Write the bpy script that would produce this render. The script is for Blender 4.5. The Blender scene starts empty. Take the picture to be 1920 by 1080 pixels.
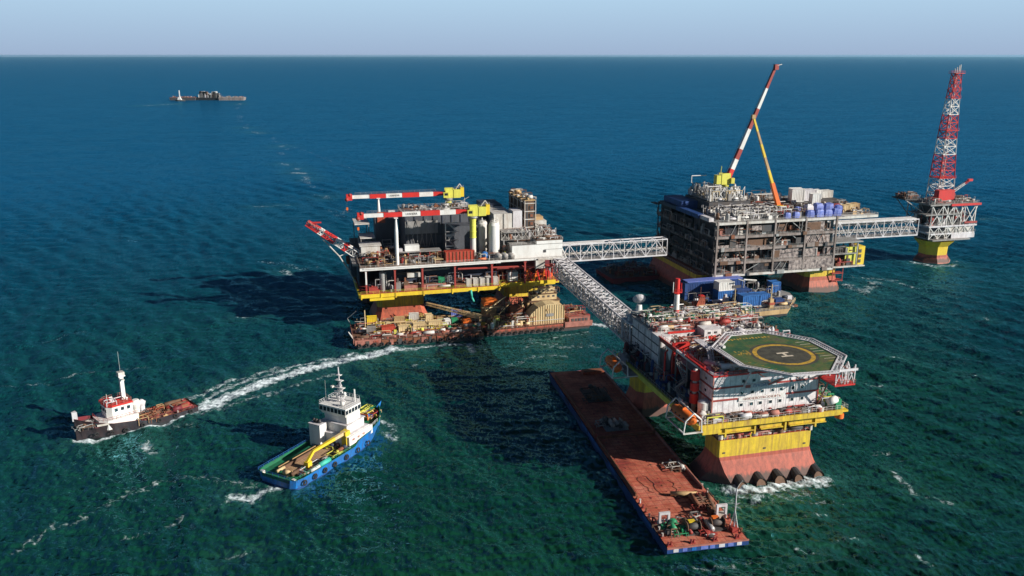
import bpy, math, random
import numpy as np
from mathutils import Vector, Matrix

scene = bpy.context.scene
R = math.radians
# ------------------------------------------------------------------ camera
CAMZ = 110.0
cam_data = bpy.data.cameras.new('camera')
cam_data.lens = 30.0
cam_data.sensor_width = 36.0
cam_data.clip_end = 200000.0
cam_data.clip_start = 1.0
cam = bpy.data.objects.new('camera', cam_data)
scene.collection.objects.link(cam)
cam.location = (0, 0, CAMZ)
cam.rotation_euler = (R(90 - 15.276), 0, 0)
scene.camera = cam
# ------------------------------------------------------------------ light
SUN_EL, SUN_AZ = 23.0, 111.0          # azimuth clockwise from +Y
sd = Vector((math.sin(R(SUN_AZ)) * math.cos(R(SUN_EL)), math.cos(R(SUN_AZ)) * math.cos(R(SUN_EL)), math.sin(R(SUN_EL))))
sun_data = bpy.data.lights.new('sun', 'SUN')
sun_data.energy = 4.9
sun_data.angle = R(0.5)
sun_data.color = (1.0, 0.95, 0.87)
sun = bpy.data.objects.new('sun', sun_data)
sun.rotation_euler = (-sd).to_track_quat('-Z', 'Y').to_euler()
sun.location = (300, -100, 300)
scene.collection.objects.link(sun)
HAZE_K = 33.0
world = bpy.data.worlds.new("World")
scene.world = world
world.use_nodes = True
wn = world.node_tree
wn.nodes.clear()
sky = wn.nodes.new('ShaderNodeTexSky')
sky.sky_type = 'NISHITA'
sky.sun_disc = False
sky.sun_elevation = R(SUN_EL)
sky.sun_rotation = R(SUN_AZ)
sky.altitude = 110
sky.air_density = 1.0
sky.dust_density = 1.0
sky.ozone_density = 7.0
bg = wn.nodes.new('ShaderNodeBackground')
bg.inputs['Strength'].default_value = 0.022
wo = wn.nodes.new('ShaderNodeOutputWorld')
# low band of sea haze: the sky pales to lavender just over the horizon
wtc = wn.nodes.new('ShaderNodeTexCoord'); wsp = wn.nodes.new('ShaderNodeSeparateXYZ')
wn.links.new(wtc.outputs['Generated'], wsp.inputs[0])
wmr = wn.nodes.new('ShaderNodeMapRange'); wmr.interpolation_type = 'SMOOTHERSTEP'
wmr.inputs['From Min'].default_value = 0.062; wmr.inputs['From Max'].default_value = 0.13
wmr.inputs['To Min'].default_value = 1.0; wmr.inputs['To Max'].default_value = 0.0
wn.links.new(wsp.outputs[2], wmr.inputs['Value'])
hz = wn.nodes.new('ShaderNodeValToRGB')
hz.color_ramp.elements[0].position = 0.0; hz.color_ramp.elements[0].color = (0.35, 0.46, 0.64, 1)
hz.color_ramp.elements[1].position = 0.065; hz.color_ramp.elements[1].color = (0.45, 0.65, 0.83, 1)
wn.links.new(wsp.outputs[2], hz.inputs[0])
hs = wn.nodes.new('ShaderNodeVectorMath'); hs.operation = 'SCALE'; hs.inputs['Scale'].default_value = HAZE_K
wn.links.new(hz.outputs[0], hs.inputs[0])
wmx = wn.nodes.new('ShaderNodeMixRGB')
wn.links.new(sky.outputs[0], wmx.inputs['Color1']); wn.links.new(hs.outputs[0], wmx.inputs['Color2'])
wn.links.new(wmr.outputs[0], wmx.inputs['Fac']); wn.links.new(wmx.outputs[0], bg.inputs['Color'])
wn.links.new(bg.outputs[0], wo.inputs['Surface'])
scene.view_settings.view_transform = 'Standard'
scene.view_settings.look = 'None'
scene.view_settings.gamma = 1.0
scene.view_settings.exposure = 0.46
scene.render.film_transparent = False
try:
    scene.cycles.max_bounces = 5
    scene.cycles.diffuse_bounces = 2
    scene.cycles.glossy_bounces = 3
except Exception:
    pass

# ------------------------------------------------------------------ materials
MATS = {}
def mat(name, col, rough=0.6, dirt=None, amount=0.35, scale=0.35, metal=0.0, streak=True):
    """painted / weathered steel: base colour broken up by grime and vertical streaks"""
    if name in MATS:
        return MATS[name]
    m = bpy.data.materials.new(name)
    m.use_nodes = True
    nt = m.node_tree
    b = nt.nodes['Principled BSDF']
    b.inputs['Roughness'].default_value = rough
    b.inputs['Metallic'].default_value = metal
    if dirt is None:
        dirt = tuple(c * 0.45 + 0.02 for c in col)
    tc = nt.nodes.new('ShaderNodeTexCoord')
    mp = nt.nodes.new('ShaderNodeMapping')
    mp.inputs['Scale'].default_value = (scale, scale, scale * (0.3 if streak else 1.0))
    nz = nt.nodes.new('ShaderNodeTexNoise')
    nz.inputs['Scale'].default_value = 1.0
    nz.inputs['Detail'].default_value = 6.0
    nz.inputs['Roughness'].default_value = 0.7
    rp = nt.nodes.new('ShaderNodeValToRGB')
    rp.color_ramp.elements[0].position = 0.42
    rp.color_ramp.elements[0].color = (0, 0, 0, 1)
    rp.color_ramp.elements[1].position = 0.72
    rp.color_ramp.elements[1].color = (1, 1, 1, 1)
    ml = nt.nodes.new('ShaderNodeMath'); ml.operation = 'MULTIPLY'
    ml.inputs[1].default_value = amount * 1.6
    mx = nt.nodes.new('ShaderNodeMixRGB')
    mx.inputs['Color1'].default_value = (*col, 1)
    mx.inputs['Color2'].default_value = (*dirt, 1)
    nt.links.new(tc.outputs['Object'], mp.inputs['Vector'])
    nt.links.new(mp.outputs[0], nz.inputs['Vector'])
    nt.links.new(nz.outputs['Fac'], rp.inputs[0])
    nt.links.new(rp.outputs[0], ml.inputs[0])
    nt.links.new(ml.outputs[0], mx.inputs['Fac'])
    nt.links.new(mx.outputs[0], b.inputs['Base Color'])
    MATS[name] = m
    return m

mat('white', (0.78, 0.77, 0.74), 0.5, (0.40, 0.33, 0.27), 0.30)
mat('offwhite', (0.62, 0.60, 0.56), 0.6, (0.30, 0.22, 0.16), 0.5)
mat('lilac_white', (0.66, 0.64, 0.66), 0.6, (0.34, 0.28, 0.27), 0.45)
mat('grey', (0.30, 0.29, 0.28), 0.6, (0.13, 0.10, 0.08), 0.5)
mat('steel', (0.42, 0.41, 0.40), 0.45, (0.20, 0.15, 0.11), 0.4, metal=0.3)
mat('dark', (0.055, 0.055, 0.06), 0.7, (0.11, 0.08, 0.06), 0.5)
mat('black', (0.015, 0.015, 0.017), 0.6)
mat('navy', (0.035, 0.045, 0.075), 0.6, (0.02, 0.02, 0.03), 0.4)
mat('cladding', (0.085, 0.09, 0.105), 0.6, (0.03, 0.03, 0.035), 0.5)
mat('yellow', (0.78, 0.56, 0.03), 0.5, (0.45, 0.25, 0.04), 0.35)
mat('lime', (0.68, 0.66, 0.10), 0.5, (0.35, 0.28, 0.06), 0.35)
mat('red', (0.62, 0.028, 0.022), 0.5, (0.28, 0.03, 0.02), 0.3)
mat('dull_red', (0.36, 0.045, 0.035), 0.6, (0.15, 0.04, 0.03), 0.4)
mat('orange', (0.82, 0.17, 0.02), 0.5, (0.40, 0.08, 0.02), 0.3)
mat('hull_red', (0.46, 0.11, 0.07), 0.65, (0.24, 0.07, 0.05), 0.5)
mat('hull_orange', (0.55, 0.12, 0.05), 0.65, (0.30, 0.07, 0.03), 0.5)
mat('maroon', (0.17, 0.022, 0.03), 0.6)
mat('rust', (0.24, 0.085, 0.04), 0.8, (0.09, 0.035, 0.02), 0.6, 0.6, streak=False)
mat('rust_pink', (0.42, 0.16, 0.12), 0.75, (0.16, 0.06, 0.045), 0.6, 0.5, streak=False)
mat('brown', (0.16, 0.085, 0.05), 0.8, (0.06, 0.035, 0.02), 0.5, streak=False)
mat('blue', (0.025, 0.14, 0.42), 0.5, (0.02, 0.06, 0.15), 0.4)
mat('ship_blue', (0.01, 0.16, 0.50), 0.45, (0.05, 0.06, 0.10), 0.6, 0.8)
mat('tarp_blue', (0.10, 0.15, 0.48), 0.55, (0.25, 0.28, 0.5), 0.5, 1.2, streak=False)
mat('dark_blue', (0.015, 0.06, 0.22), 0.55, (0.01, 0.02, 0.07), 0.4)
mat('green', (0.02, 0.30, 0.12), 0.6, (0.02, 0.12, 0.07), 0.5)
mat('deck_green', (0.005, 0.16, 0.07), 0.7, (0.02, 0.07, 0.04), 0.5, 0.5, streak=False)
mat('teal', (0.05, 0.45, 0.35), 0.6)
mat('cream', (0.66, 0.50, 0.27), 0.65, (0.35, 0.22, 0.10), 0.5)
mat('sand', (0.52, 0.34, 0.16), 0.7, (0.25, 0.15, 0.07), 0.5)
mat('wood', (0.50, 0.32, 0.18), 0.8, (0.28, 0.16, 0.08), 0.6, 0.8, streak=False)
mat('glass', (0.02, 0.03, 0.04), 0.12)
mat('heli_green', (0.035, 0.10, 0.025), 0.75, (0.10, 0.12, 0.03), 0.7, 0.25, streak=False)
mat('heli_grey', (0.075, 0.07, 0.05), 0.8, (0.03, 0.028, 0.02), 0.8, 0.6, streak=False)
mat('heli_yellow', (0.62, 0.36, 0.03), 0.7, (0.22, 0.16, 0.05), 0.8, 0.8)
mat('heli_mark', (0.72, 0.62, 0.48), 0.7)
mat('hull_black', (0.022, 0.018, 0.024), 0.5, (0.07, 0.04, 0.035), 0.4)
mat('girder', (0.30, 0.25, 0.23), 0.6, (0.12, 0.08, 0.06), 0.7)
mat('rubber', (0.02, 0.02, 0.02), 0.9)

def shelter_sheet(name, c1, c2, sx, sz):
    """scaffold sheeting: pale quilt of panels with dark seams (object space)"""
    m = bpy.data.materials.new(name); m.use_nodes = True
    nt = m.node_tree; b = nt.nodes['Principled BSDF']; b.inputs['Roughness'].default_value = 0.8
    tc = nt.nodes.new('ShaderNodeTexCoord'); mp = nt.nodes.new('ShaderNodeMapping')
    mp.inputs['Rotation'].default_value = (0, R(18), 0)
    mp.inputs['Scale'].default_value = (sx, 0.4, sz)
    nz = nt.nodes.new('ShaderNodeTexNoise'); nz.inputs['Detail'].default_value = 5; nz.inputs['Scale'].default_value = 1
    rp = nt.nodes.new('ShaderNodeValToRGB')
    rp.color_ramp.elements[0].position = 0.36; rp.color_ramp.elements[0].color = (*c2, 1)
    rp.color_ramp.elements[1].position = 0.62; rp.color_ramp.elements[1].color = (*c1, 1)
    nt.links.new(tc.outputs['Object'], mp.inputs[0]); nt.links.new(mp.outputs[0], nz.inputs['Vector'])
    nt.links.new(nz.outputs['Fac'], rp.inputs[0]); nt.links.new(rp.outputs[0], b.inputs['Base Color'])
    bp = nt.nodes.new('ShaderNodeBump'); bp.inputs['Strength'].default_value = 0.6; bp.inputs['Distance'].default_value = 0.5
    nt.links.new(nz.outputs['Fac'], bp.inputs['Height']); nt.links.new(bp.outputs[0], b.inputs['Normal'])
    MATS[name] = m
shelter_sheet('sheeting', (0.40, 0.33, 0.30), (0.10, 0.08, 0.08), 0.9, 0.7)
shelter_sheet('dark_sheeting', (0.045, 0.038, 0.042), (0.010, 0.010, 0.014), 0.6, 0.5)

def panelled(name, col, seam, w, h):
    """corrugated / modular cladding with thin seams"""
    m = bpy.data.materials.new(name); m.use_nodes = True
    nt = m.node_tree; b = nt.nodes['Principled BSDF']; b.inputs['Roughness'].default_value = 0.55
    tc = nt.nodes.new('ShaderNodeTexCoord'); sp = nt.nodes.new('ShaderNodeSeparateXYZ')
    nt.links.new(tc.outputs['Object'], sp.inputs[0])
    ad = nt.nodes.new('ShaderNodeMath'); ad.operation = 'ADD'
    nt.links.new(sp.outputs[0], ad.inputs[0]); nt.links.new(sp.outputs[1], ad.inputs[1])
    dv = nt.nodes.new('ShaderNodeMath'); dv.operation = 'DIVIDE'; dv.inputs[1].default_value = w
    nt.links.new(ad.outputs[0], dv.inputs[0])
    fr = nt.nodes.new('ShaderNodeMath'); fr.operation = 'FRACT'; nt.links.new(dv.outputs[0], fr.inputs[0])
    lt = nt.nodes.new('ShaderNodeMath'); lt.operation = 'LESS_THAN'; lt.inputs[1].default_value = 0.09
    nt.links.new(fr.outputs[0], lt.inputs[0])
    nz = nt.nodes.new('ShaderNodeTexNoise'); nz.inputs['Scale'].default_value = 0.55; nz.inputs['Detail'].default_value = 8
    nz.inputs['Roughness'].default_value = 0.7
    nt.links.new(tc.outputs['Object'], nz.inputs['Vector'])
    rp = nt.nodes.new('ShaderNodeValToRGB')
    rp.color_ramp.elements[0].position = 0.42; rp.color_ramp.elements[0].color = (*col, 1)
    rp.color_ramp.elements[1].position = 0.70; rp.color_ramp.elements[1].color = (col[0] * .62, col[1] * .54, col[2] * .56, 1)
    nt.links.new(nz.outputs['Fac'], rp.inputs[0])
    mx = nt.nodes.new('ShaderNodeMixRGB'); mx.inputs['Color2'].default_value = (*seam, 1)
    nt.links.new(rp.outputs[0], mx.inputs['Color1']); nt.links.new(lt.outputs[0], mx.inputs['Fac'])
    nt.links.new(mx.outputs[0], b.inputs['Base Color'])
    MATS[name] = m
panelled('cabin_white', (0.78, 0.76, 0.75), (0.45, 0.42, 0.42), 1.6, 3)
panelled('cabin_blue', (0.025, 0.15, 0.45), (0.01, 0.06, 0.2), 0.8, 3)
panelled('box_red', (0.48, 0.06, 0.03), (0.2, 0.03, 0.02), 0.8, 3)
panelled('deck_plate', (0.50, 0.135, 0.075), (0.28, 0.07, 0.04), 1.5, 3)

def stained(name, col, rust, zw=2.3, zf=3.4):
    """ship plate in the splash zone: dark weed line, rust runs and salt, plate seams"""
    m = bpy.data.materials.new(name); m.use_nodes = True
    nt = m.node_tree; N = nt.nodes.new; L = nt.links.new; b = nt.nodes['Principled BSDF']; b.inputs['Roughness'].default_value = 0.6
    tc = N('ShaderNodeTexCoord'); mp = N('ShaderNodeMapping'); mp.inputs['Scale'].default_value = (1.1, 1.1, .10); L(tc.outputs['Object'], mp.inputs[0])
    a = N('ShaderNodeTexNoise'); a.inputs['Scale'].default_value = 1.0; a.inputs['Detail'].default_value = 8; a.inputs['Roughness'].default_value = .7; L(mp.outputs[0], a.inputs['Vector'])
    r = N('ShaderNodeValToRGB'); r.color_ramp.elements[0].position = .40; r.color_ramp.elements[0].color = (*col, 1); r.color_ramp.elements[1].position = .66; r.color_ramp.elements[1].color = (*rust, 1); L(a.outputs['Fac'], r.inputs[0])
    c = N('ShaderNodeTexNoise'); c.inputs['Scale'].default_value = .28; c.inputs['Detail'].default_value = 7; c.inputs['Roughness'].default_value = .75; L(tc.outputs['Object'], c.inputs['Vector'])
    cr = N('ShaderNodeMapRange'); cr.inputs['From Min'].default_value = .3; cr.inputs['From Max'].default_value = .7; cr.inputs['To Min'].default_value = .72; cr.inputs['To Max'].default_value = 1.15; L(c.outputs['Fac'], cr.inputs['Value'])
    s_ = N('ShaderNodeVectorMath'); s_.operation = 'SCALE'; L(r.outputs[0], s_.inputs[0]); L(cr.outputs[0], s_.inputs['Scale'])
    sp = N('ShaderNodeSeparateXYZ'); L(tc.outputs['Object'], sp.inputs[0])
    zn = N('ShaderNodeMath'); zn.operation = 'MULTIPLY_ADD'; zn.inputs[1].default_value = -3.0; L(a.outputs['Fac'], zn.inputs[0]); L(sp.outputs[2], zn.inputs[2])
    zr = N('ShaderNodeMapRange'); zr.inputs['From Min'].default_value = zw - 1.9; zr.inputs['From Max'].default_value = zw - .9; zr.inputs['To Min'].default_value = .85; zr.inputs['To Max'].default_value = 0; L(zn.outputs[0], zr.inputs['Value'])
    x = N('ShaderNodeMixRGB'); x.inputs['Color2'].default_value = (.05, .035, .025, 1); L(s_.outputs[0], x.inputs['Color1']); L(zr.outputs[0], x.inputs['Fac']); L(x.outputs[0], b.inputs['Base Color'])
    MATS[name] = m
stained('hull_red', (0.50, 0.105, 0.06), (0.27, 0.06, 0.035))
stained('hull_orange', (0.50, 0.10, 0.045), (0.25, 0.06, 0.03))
stained('yellow_plate', (0.78, 0.55, 0.03), (0.42, 0.26, 0.05), -20)
def barge_deck_material():
    """worn red oxide deck plating: pale scoured areas, dark wet patches, plate joints"""
    m = bpy.data.materials.new('barge_deck'); m.use_nodes = True
    nt = m.node_tree; N = nt.nodes.new; L = nt.links.new; b = nt.nodes['Principled BSDF']; b.inputs['Roughness'].default_value = 0.75
    tc = N('ShaderNodeTexCoord')
    a = N('ShaderNodeTexNoise'); a.inputs['Scale'].default_value = 0.12; a.inputs['Detail'].default_value = 8; a.inputs['Roughness'].default_value = 0.65; L(tc.outputs['Object'], a.inputs['Vector'])
    r = N('ShaderNodeValToRGB'); r.color_ramp.elements[0].position = 0.36; r.color_ramp.elements[0].color = (0.26, 0.045, 0.03, 1)
    r.color_ramp.elements[1].position = 0.66; r.color_ramp.elements[1].color = (0.66, 0.24, 0.16, 1)
    e = r.color_ramp.elements.new(0.5); e.color = (0.54, 0.14, 0.075, 1); L(a.outputs['Fac'], r.inputs[0])
    br = N('ShaderNodeTexBrick'); br.inputs['Scale'].default_value = 0.12; br.inputs['Mortar Size'].default_value = 0.008; br.inputs['Color1'].default_value = (1, 1, 1, 1); br.inputs['Color2'].default_value = (.86, .84, .82, 1); br.inputs['Mortar'].default_value = (.5, .46, .44, 1)
    L(tc.outputs['Object'], br.inputs['Vector'])
    f = N('ShaderNodeTexNoise'); f.inputs['Scale'].default_value = 1.3; f.inputs['Detail'].default_value = 8; f.inputs['Roughness'].default_value = 0.8; L(tc.outputs['Object'], f.inputs['Vector'])
    fr = N('ShaderNodeMapRange'); fr.inputs['From Min'].default_value = .3; fr.inputs['From Max'].default_value = .7; fr.inputs['To Min'].default_value = .55; fr.inputs['To Max'].default_value = 1.25; L(f.outputs['Fac'], fr.inputs['Value'])
    x = N('ShaderNodeMixRGB'); x.blend_type = 'MULTIPLY'; x.inputs['Fac'].default_value = 1; L(r.outputs[0], x.inputs['Color1']); L(br.outputs[0], x.inputs['Color2'])
    y = N('ShaderNodeVectorMath'); y.operation = 'SCALE'; L(x.outputs[0], y.inputs[0]); L(fr.outputs[0], y.inputs['Scale']); L(y.outputs[0], b.inputs['Base Color'])
    MATS['barge_deck'] = m
barge_deck_material()
def helideck_material():
    m = bpy.data.materials.new('heli_green'); m.use_nodes = True
    nt = m.node_tree; N = nt.nodes.new; L = nt.links.new; b = nt.nodes['Principled BSDF']; b.inputs['Roughness'].default_value = 0.8
    tc = N('ShaderNodeTexCoord')
    a = N('ShaderNodeTexNoise'); a.inputs['Scale'].default_value = .16; a.inputs['Detail'].default_value = 9; a.inputs['Roughness'].default_value = .7; L(tc.outputs['Object'], a.inputs['Vector'])
    r = N('ShaderNodeValToRGB'); e = r.color_ramp.elements
    e[0].position = .36; e[0].color = (.012, .075, .03, 1); e[1].position = .66; e[1].color = (.10, .085, .055, 1)
    q = e.new(.46); q.color = (.03, .095, .03, 1); q = e.new(.54); q.color = (.095, .12, .03, 1)
    L(a.outputs['Fac'], r.inputs[0])
    f = N('ShaderNodeTexNoise'); f.inputs['Scale'].default_value = 2.2; f.inputs['Detail'].default_value = 6; f.inputs['Roughness'].default_value = .8; L(tc.outputs['Object'], f.inputs['Vector'])
    fr = N('ShaderNodeMapRange'); fr.inputs['From Min'].default_value = .3; fr.inputs['From Max'].default_value = .7; fr.inputs['To Min'].default_value = .65; fr.inputs['To Max'].default_value = 1.35; L(f.outputs['Fac'], fr.inputs['Value'])
    y = N('ShaderNodeVectorMath'); y.operation = 'SCALE'; L(r.outputs[0], y.inputs[0]); L(fr.outputs[0], y.inputs['Scale']); L(y.outputs[0], b.inputs['Base Color'])
    MATS['heli_green'] = m
helideck_material()

# ------------------------------------------------------------------ mesh building
def frame_for(d):
    d = d.normalized()
    a = Vector((0, 0, 1)) if abs(d.z) < 0.95 else Vector((1, 0, 0))
    x = d.cross(a).normalized(); y = d.cross(x).normalized()
    return x, y

class MB:
    def __init__(s):
        s.v = []; s.f = []; s.m = []; s.names = []; s.smooth = []
    def mi(s, m):
        if m not in s.names: s.names.append(m)
        return s.names.index(m)
    def add(s, vs, fs, m, sm=False):
        o = len(s.v); k = s.mi(m)
        s.v += [tuple(p) for p in vs]
        for f in fs:
            s.f.append(tuple(i + o for i in f)); s.m.append(k); s.smooth.append(sm)
        return s
    def box(s, x0, x1, y0, y1, z0, z1, m):
        if x0 > x1: x0, x1 = x1, x0
        if y0 > y1: y0, y1 = y1, y0
        if z0 > z1: z0, z1 = z1, z0
        v = [(x, y, z) for z in (z0, z1) for y in (y0, y1) for x in (x0, x1)]
        return s.add(v, [(0, 2, 3, 1), (4, 5, 7, 6), (0, 1, 5, 4), (2, 6, 7, 3), (0, 4, 6, 2), (1, 3, 7, 5)], m)
    def cbox(s, c, d, m, rz=0.0):
        v = []
        cs, sn = math.cos(rz), math.sin(rz)
        for z in (-.5, .5):
            for y in (-.5, .5):
                for x in (-.5, .5):
                    X, Y = x * d[0], y * d[1]
                    v.append((c[0] + X * cs - Y * sn, c[1] + X * sn + Y * cs, c[2] + z * d[2]))
        return s.add(v, [(0, 2, 3, 1), (4, 5, 7, 6), (0, 1, 5, 4), (2, 6, 7, 3), (0, 4, 6, 2), (1, 3, 7, 5)], m)
    def tube(s, p, q, r, m, n=6, r2=None, cap=True):
        p = Vector(p); q = Vector(q); r2 = r if r2 is None else r2
        if (q - p).length < 1e-6: return s
        x, y = frame_for(q - p)
        v = []
        for c, rr in ((p, r), (q, r2)):
            for i in range(n):
                a = 2 * math.pi * (i + .5) / n
                v.append(c + x * (rr * math.cos(a)) + y * (rr * math.sin(a)))
        f = [(i, (i + 1) % n, n + (i + 1) % n, n + i) for i in range(n)]
        if cap: f += [tuple(range(n - 1, -1, -1)), tuple(range(n, 2 * n))]
        return s.add(v, f, m, n > 6)
    def beam(s, p, q, w, m):
        return s.tube(p, q, w * 0.7071, m, 4)
    def path(s, pts, r, m, n=6):
        for a, b in zip(pts, pts[1:]): s.tube(a, b, r, m, n)
        return s
    def prism(s, poly, z0, z1, m, mtop=None):
        n = len(poly)
        v = [(x, y, z0) for x, y in poly] + [(x, y, z1) for x, y in poly]
        s.add(v, [(i, (i + 1) % n, n + (i + 1) % n, n + i) for i in range(n)] + [tuple(range(n - 1, -1, -1))], m)
        return s.add([(x, y, z1) for x, y in poly], [tuple(range(n))], mtop or m)
    def loft(s, rings, mats_, cap0=True, cap1=True, mcap=None, sm=False):
        """rings: list of point lists of equal length"""
        n = len(rings[0])
        for k in range(len(rings) - 1):
            mm = mats_[k] if isinstance(mats_, (list, tuple)) else mats_
            s.add(list(rings[k]) + list(rings[k + 1]), [(i, (i + 1) % n, n + (i + 1) % n, n + i) for i in range(n)], mm, sm)
        mm = mats_ if isinstance(mats_, str) else mats_[-1]
        if cap0: s.add(rings[0], [tuple(range(n - 1, -1, -1))], mm)
        if cap1: s.add(rings[-1], [tuple(range(n))], mcap or mm)
        return s
    def lathe(s, c, prof, m, n=12):
        rings = [[(c[0] + r * math.cos(2 * math.pi * i / n), c[1] + r * math.sin(2 * math.pi * i / n), c[2] + z) for i in range(n)] for r, z in prof]
        return s.loft(rings, m, sm=True)
    def ball(s, c, r, m, n=8, sz=1.0):
        pr = [(r * math.sin(math.pi * k / 6) + 1e-4, -r * sz * math.cos(math.pi * k / 6)) for k in range(7)]
        return s.lathe(c, pr, m, n)
    def rail(s, pts, m='steel', h=1.1, step=2.0, r=0.045, closed=False, mid=True):
        P = list(pts) + ([pts[0]] if closed else [])
        for a, b in zip(P, P[1:]):
            a = Vector(a); b = Vector(b); L = (b - a).length
            if L < .01: continue
            k = max(1, int(round(L / step)))
            up = Vector((0, 0, h))
            s.tube(a + up, b + up, r, m, 4)
            if mid: s.tube(a + up * .5, b + up * .5, r * .8, m, 4)
            for i in range(k + 1):
                p = a.lerp(b, i / k); s.tube(p, p + up, r, m, 4)
        return s
    def ladder(s, p, q, m='steel', w=0.7):
        """a stair: two stringers with treads and handrails"""
        p = Vector(p); q = Vector(q); d = (q - p); hd = Vector((d.x, d.y, 0))
        sd_ = Vector((-hd.y, hd.x, 0)).normalized() * (w / 2) if hd.length > .01 else Vector((w / 2, 0, 0))
        for sg in (-1, 1):
            s.beam(p + sd_ * sg, q + sd_ * sg, 0.18, m)
            s.tube(p + sd_ * sg + Vector((0, 0, 1)), q + sd_ * sg + Vector((0, 0, 1)), .05, m, 4)
        k = max(2, int(d.length / 0.6))
        for i in range(k):
            c = p.lerp(q, (i + .5) / k)
            s.cbox(c, (w, w * .5, .06), m, math.atan2(hd.y, hd.x) if hd.length > .01 else 0)
        return s
    def truss_face(s, a0, a1, b0, b1, n, r, m, style='X'):
        """web between chord a and chord b"""
        a0, a1, b0, b1 = map(Vector, (a0, a1, b0, b1))
        for i in range(n + 1):
            s.tube(a0.lerp(a1, i / n), b0.lerp(b1, i / n), r, m, 4)
        for i in range(n):
            pa, pb = a0.lerp(a1, i / n), a0.lerp(a1, (i + 1) / n)
            qa, qb = b0.lerp(b1, i / n), b0.lerp(b1, (i + 1) / n)
            if style == 'X':
                s.tube(pa, qb, r, m, 4); s.tube(qa, pb, r, m, 4)
            elif i % 2 == 0: s.tube(pa, qb, r, m, 4)
            else: s.tube(qa, pb, r, m, 4)
        return s
    def greeble(s, x0, x1, y0, y1, z, n, hmax, pal, seed, pipe=0.4):
        """process clutter: skids, vessels, pipe runs, valves"""
        g = random.Random(seed)
        for _ in range(n):
            x = g.uniform(x0, x1); y = g.uniform(y0, y1); m = g.choice(pal)
            t = g.random(); h = g.uniform(.25, 1) * hmax
            if t < pipe:
                r = g.uniform(.08, .22); zz = z + g.uniform(.3, hmax)
                if g.random() < .6:
                    x2 = min(x1, x + g.uniform(2, 9)); s.path([(x, y, z), (x, y, zz), (x2, y, zz), (x2, y, z + g.uniform(0, zz - z))], r, m, 5)
                else:
                    y2 = min(y1, y + g.uniform(2, 8)); s.path([(x, y, z), (x, y, zz), (x, y2, zz), (x, y2, z + g.uniform(0, zz - z))], r, m, 5)
            elif t < pipe + .25:
                dx, dy = g.uniform(.6, 2.6), g.uniform(.6, 2.2)
                s.box(x, min(x + dx, x1 + 1), y, min(y + dy, y1 + 1), z, z + h * .7, m)
                if g.random() < .5: s.box(x + dx * .2, x + dx * .6, y + dy * .2, y + dy * .7, z + h * .7, z + h, g.choice(pal))
            elif t < pipe + .37:
                r = g.uniform(.35, .9); s.lathe((x, y, z), [(r * .2, 0), (r, .2), (r, h * .8), (r * .7, h * .92), (.05, h)], m, 8)
            elif t < pipe + .47:
                r = g.uniform(.35, .8); L = g.uniform(2, 5)
                s.tube((x, y, z + r + .5), (min(x + L, x1), y, z + r + .5), r, m, 9)
            else:
                dx, dy = g.uniform(1.5, 4), g.uniform(1.2, 3)
                for a in (0, dx):
                    for b in (0, dy): s.beam((x + a, y + b, z), (x + a, y + b, z + h), .14, m)
                s.beam((x, y, z + h), (x + dx, y, z + h), .16, m); s.beam((x, y + dy, z + h), (x + dx, y + dy, z + h), .16, m)
                s.beam((x, y, z + h), (x, y + dy, z + h), .16, m); s.beam((x + dx, y, z + h), (x + dx, y + dy, z + h), .16, m)
        return s
    def build(s, name, parent=None, loc=(0, 0, 0), rz=0.0):
        me = bpy.data.meshes.new(name)
        me.from_pydata(s.v, [], s.f)
        for n in s.names: me.materials.append(MATS[n])
        me.polygons.foreach_set('material_index', s.m)
        me.polygons.foreach_set('use_smooth', s.smooth)
        me.update()
        o = bpy.data.objects.new(name, me)
        scene.collection.objects.link(o)
        o.location = loc; o.rotation_euler = (0, 0, rz)
        if parent: o.parent = parent
        return o

def tag(o, label=None, cat=None, group=None, kind=None):
    if label: o['label'] = label
    if cat: o['category'] = cat
    if group: o['group'] = group
    if kind: o['kind'] = kind
    return o
def empty(name, loc, rz, label, cat, group=None):
    o = bpy.data.objects.new(name, None)
    scene.collection.objects.link(o)
    o.location = loc; o.rotation_euler = (0, 0, rz); o.empty_display_size = 1
    return tag(o, label, cat, group)
A0 = R(14.5)
def place(fr, u, v, z=0.0):
    c, s_ = math.cos(A0), math.sin(A0)
    return (fr[0] + u * c - v * s_, fr[1] + u * s_ + v * c, z)
def letters(txt, parent, loc, rot, size, m, name='lettering'):
    c = bpy.data.curves.new(name, 'FONT'); c.body = txt; c.size = size; c.extrude = 0.02
    c.align_x = 'CENTER'; c.align_y = 'CENTER'
    c.materials.append(MATS[m])
    o = bpy.data.objects.new(name, c); scene.collection.objects.link(o)
    bpy.context.view_layer.update()
    me = bpy.data.meshes.new_from_object(o.evaluated_get(bpy.context.evaluated_depsgraph_get()))
    bpy.data.objects.remove(o); o = bpy.data.objects.new(name, me); scene.collection.objects.link(o)
    o.parent = parent; o.location = loc; o.rotation_euler = rot
    return o
def copy_tree(o, parent=None):
    c = o.copy(); scene.collection.objects.link(c); c.parent = parent
    for ch in [x for x in bpy.data.objects if x.parent == o]: copy_tree(ch, c)
    return c

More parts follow.
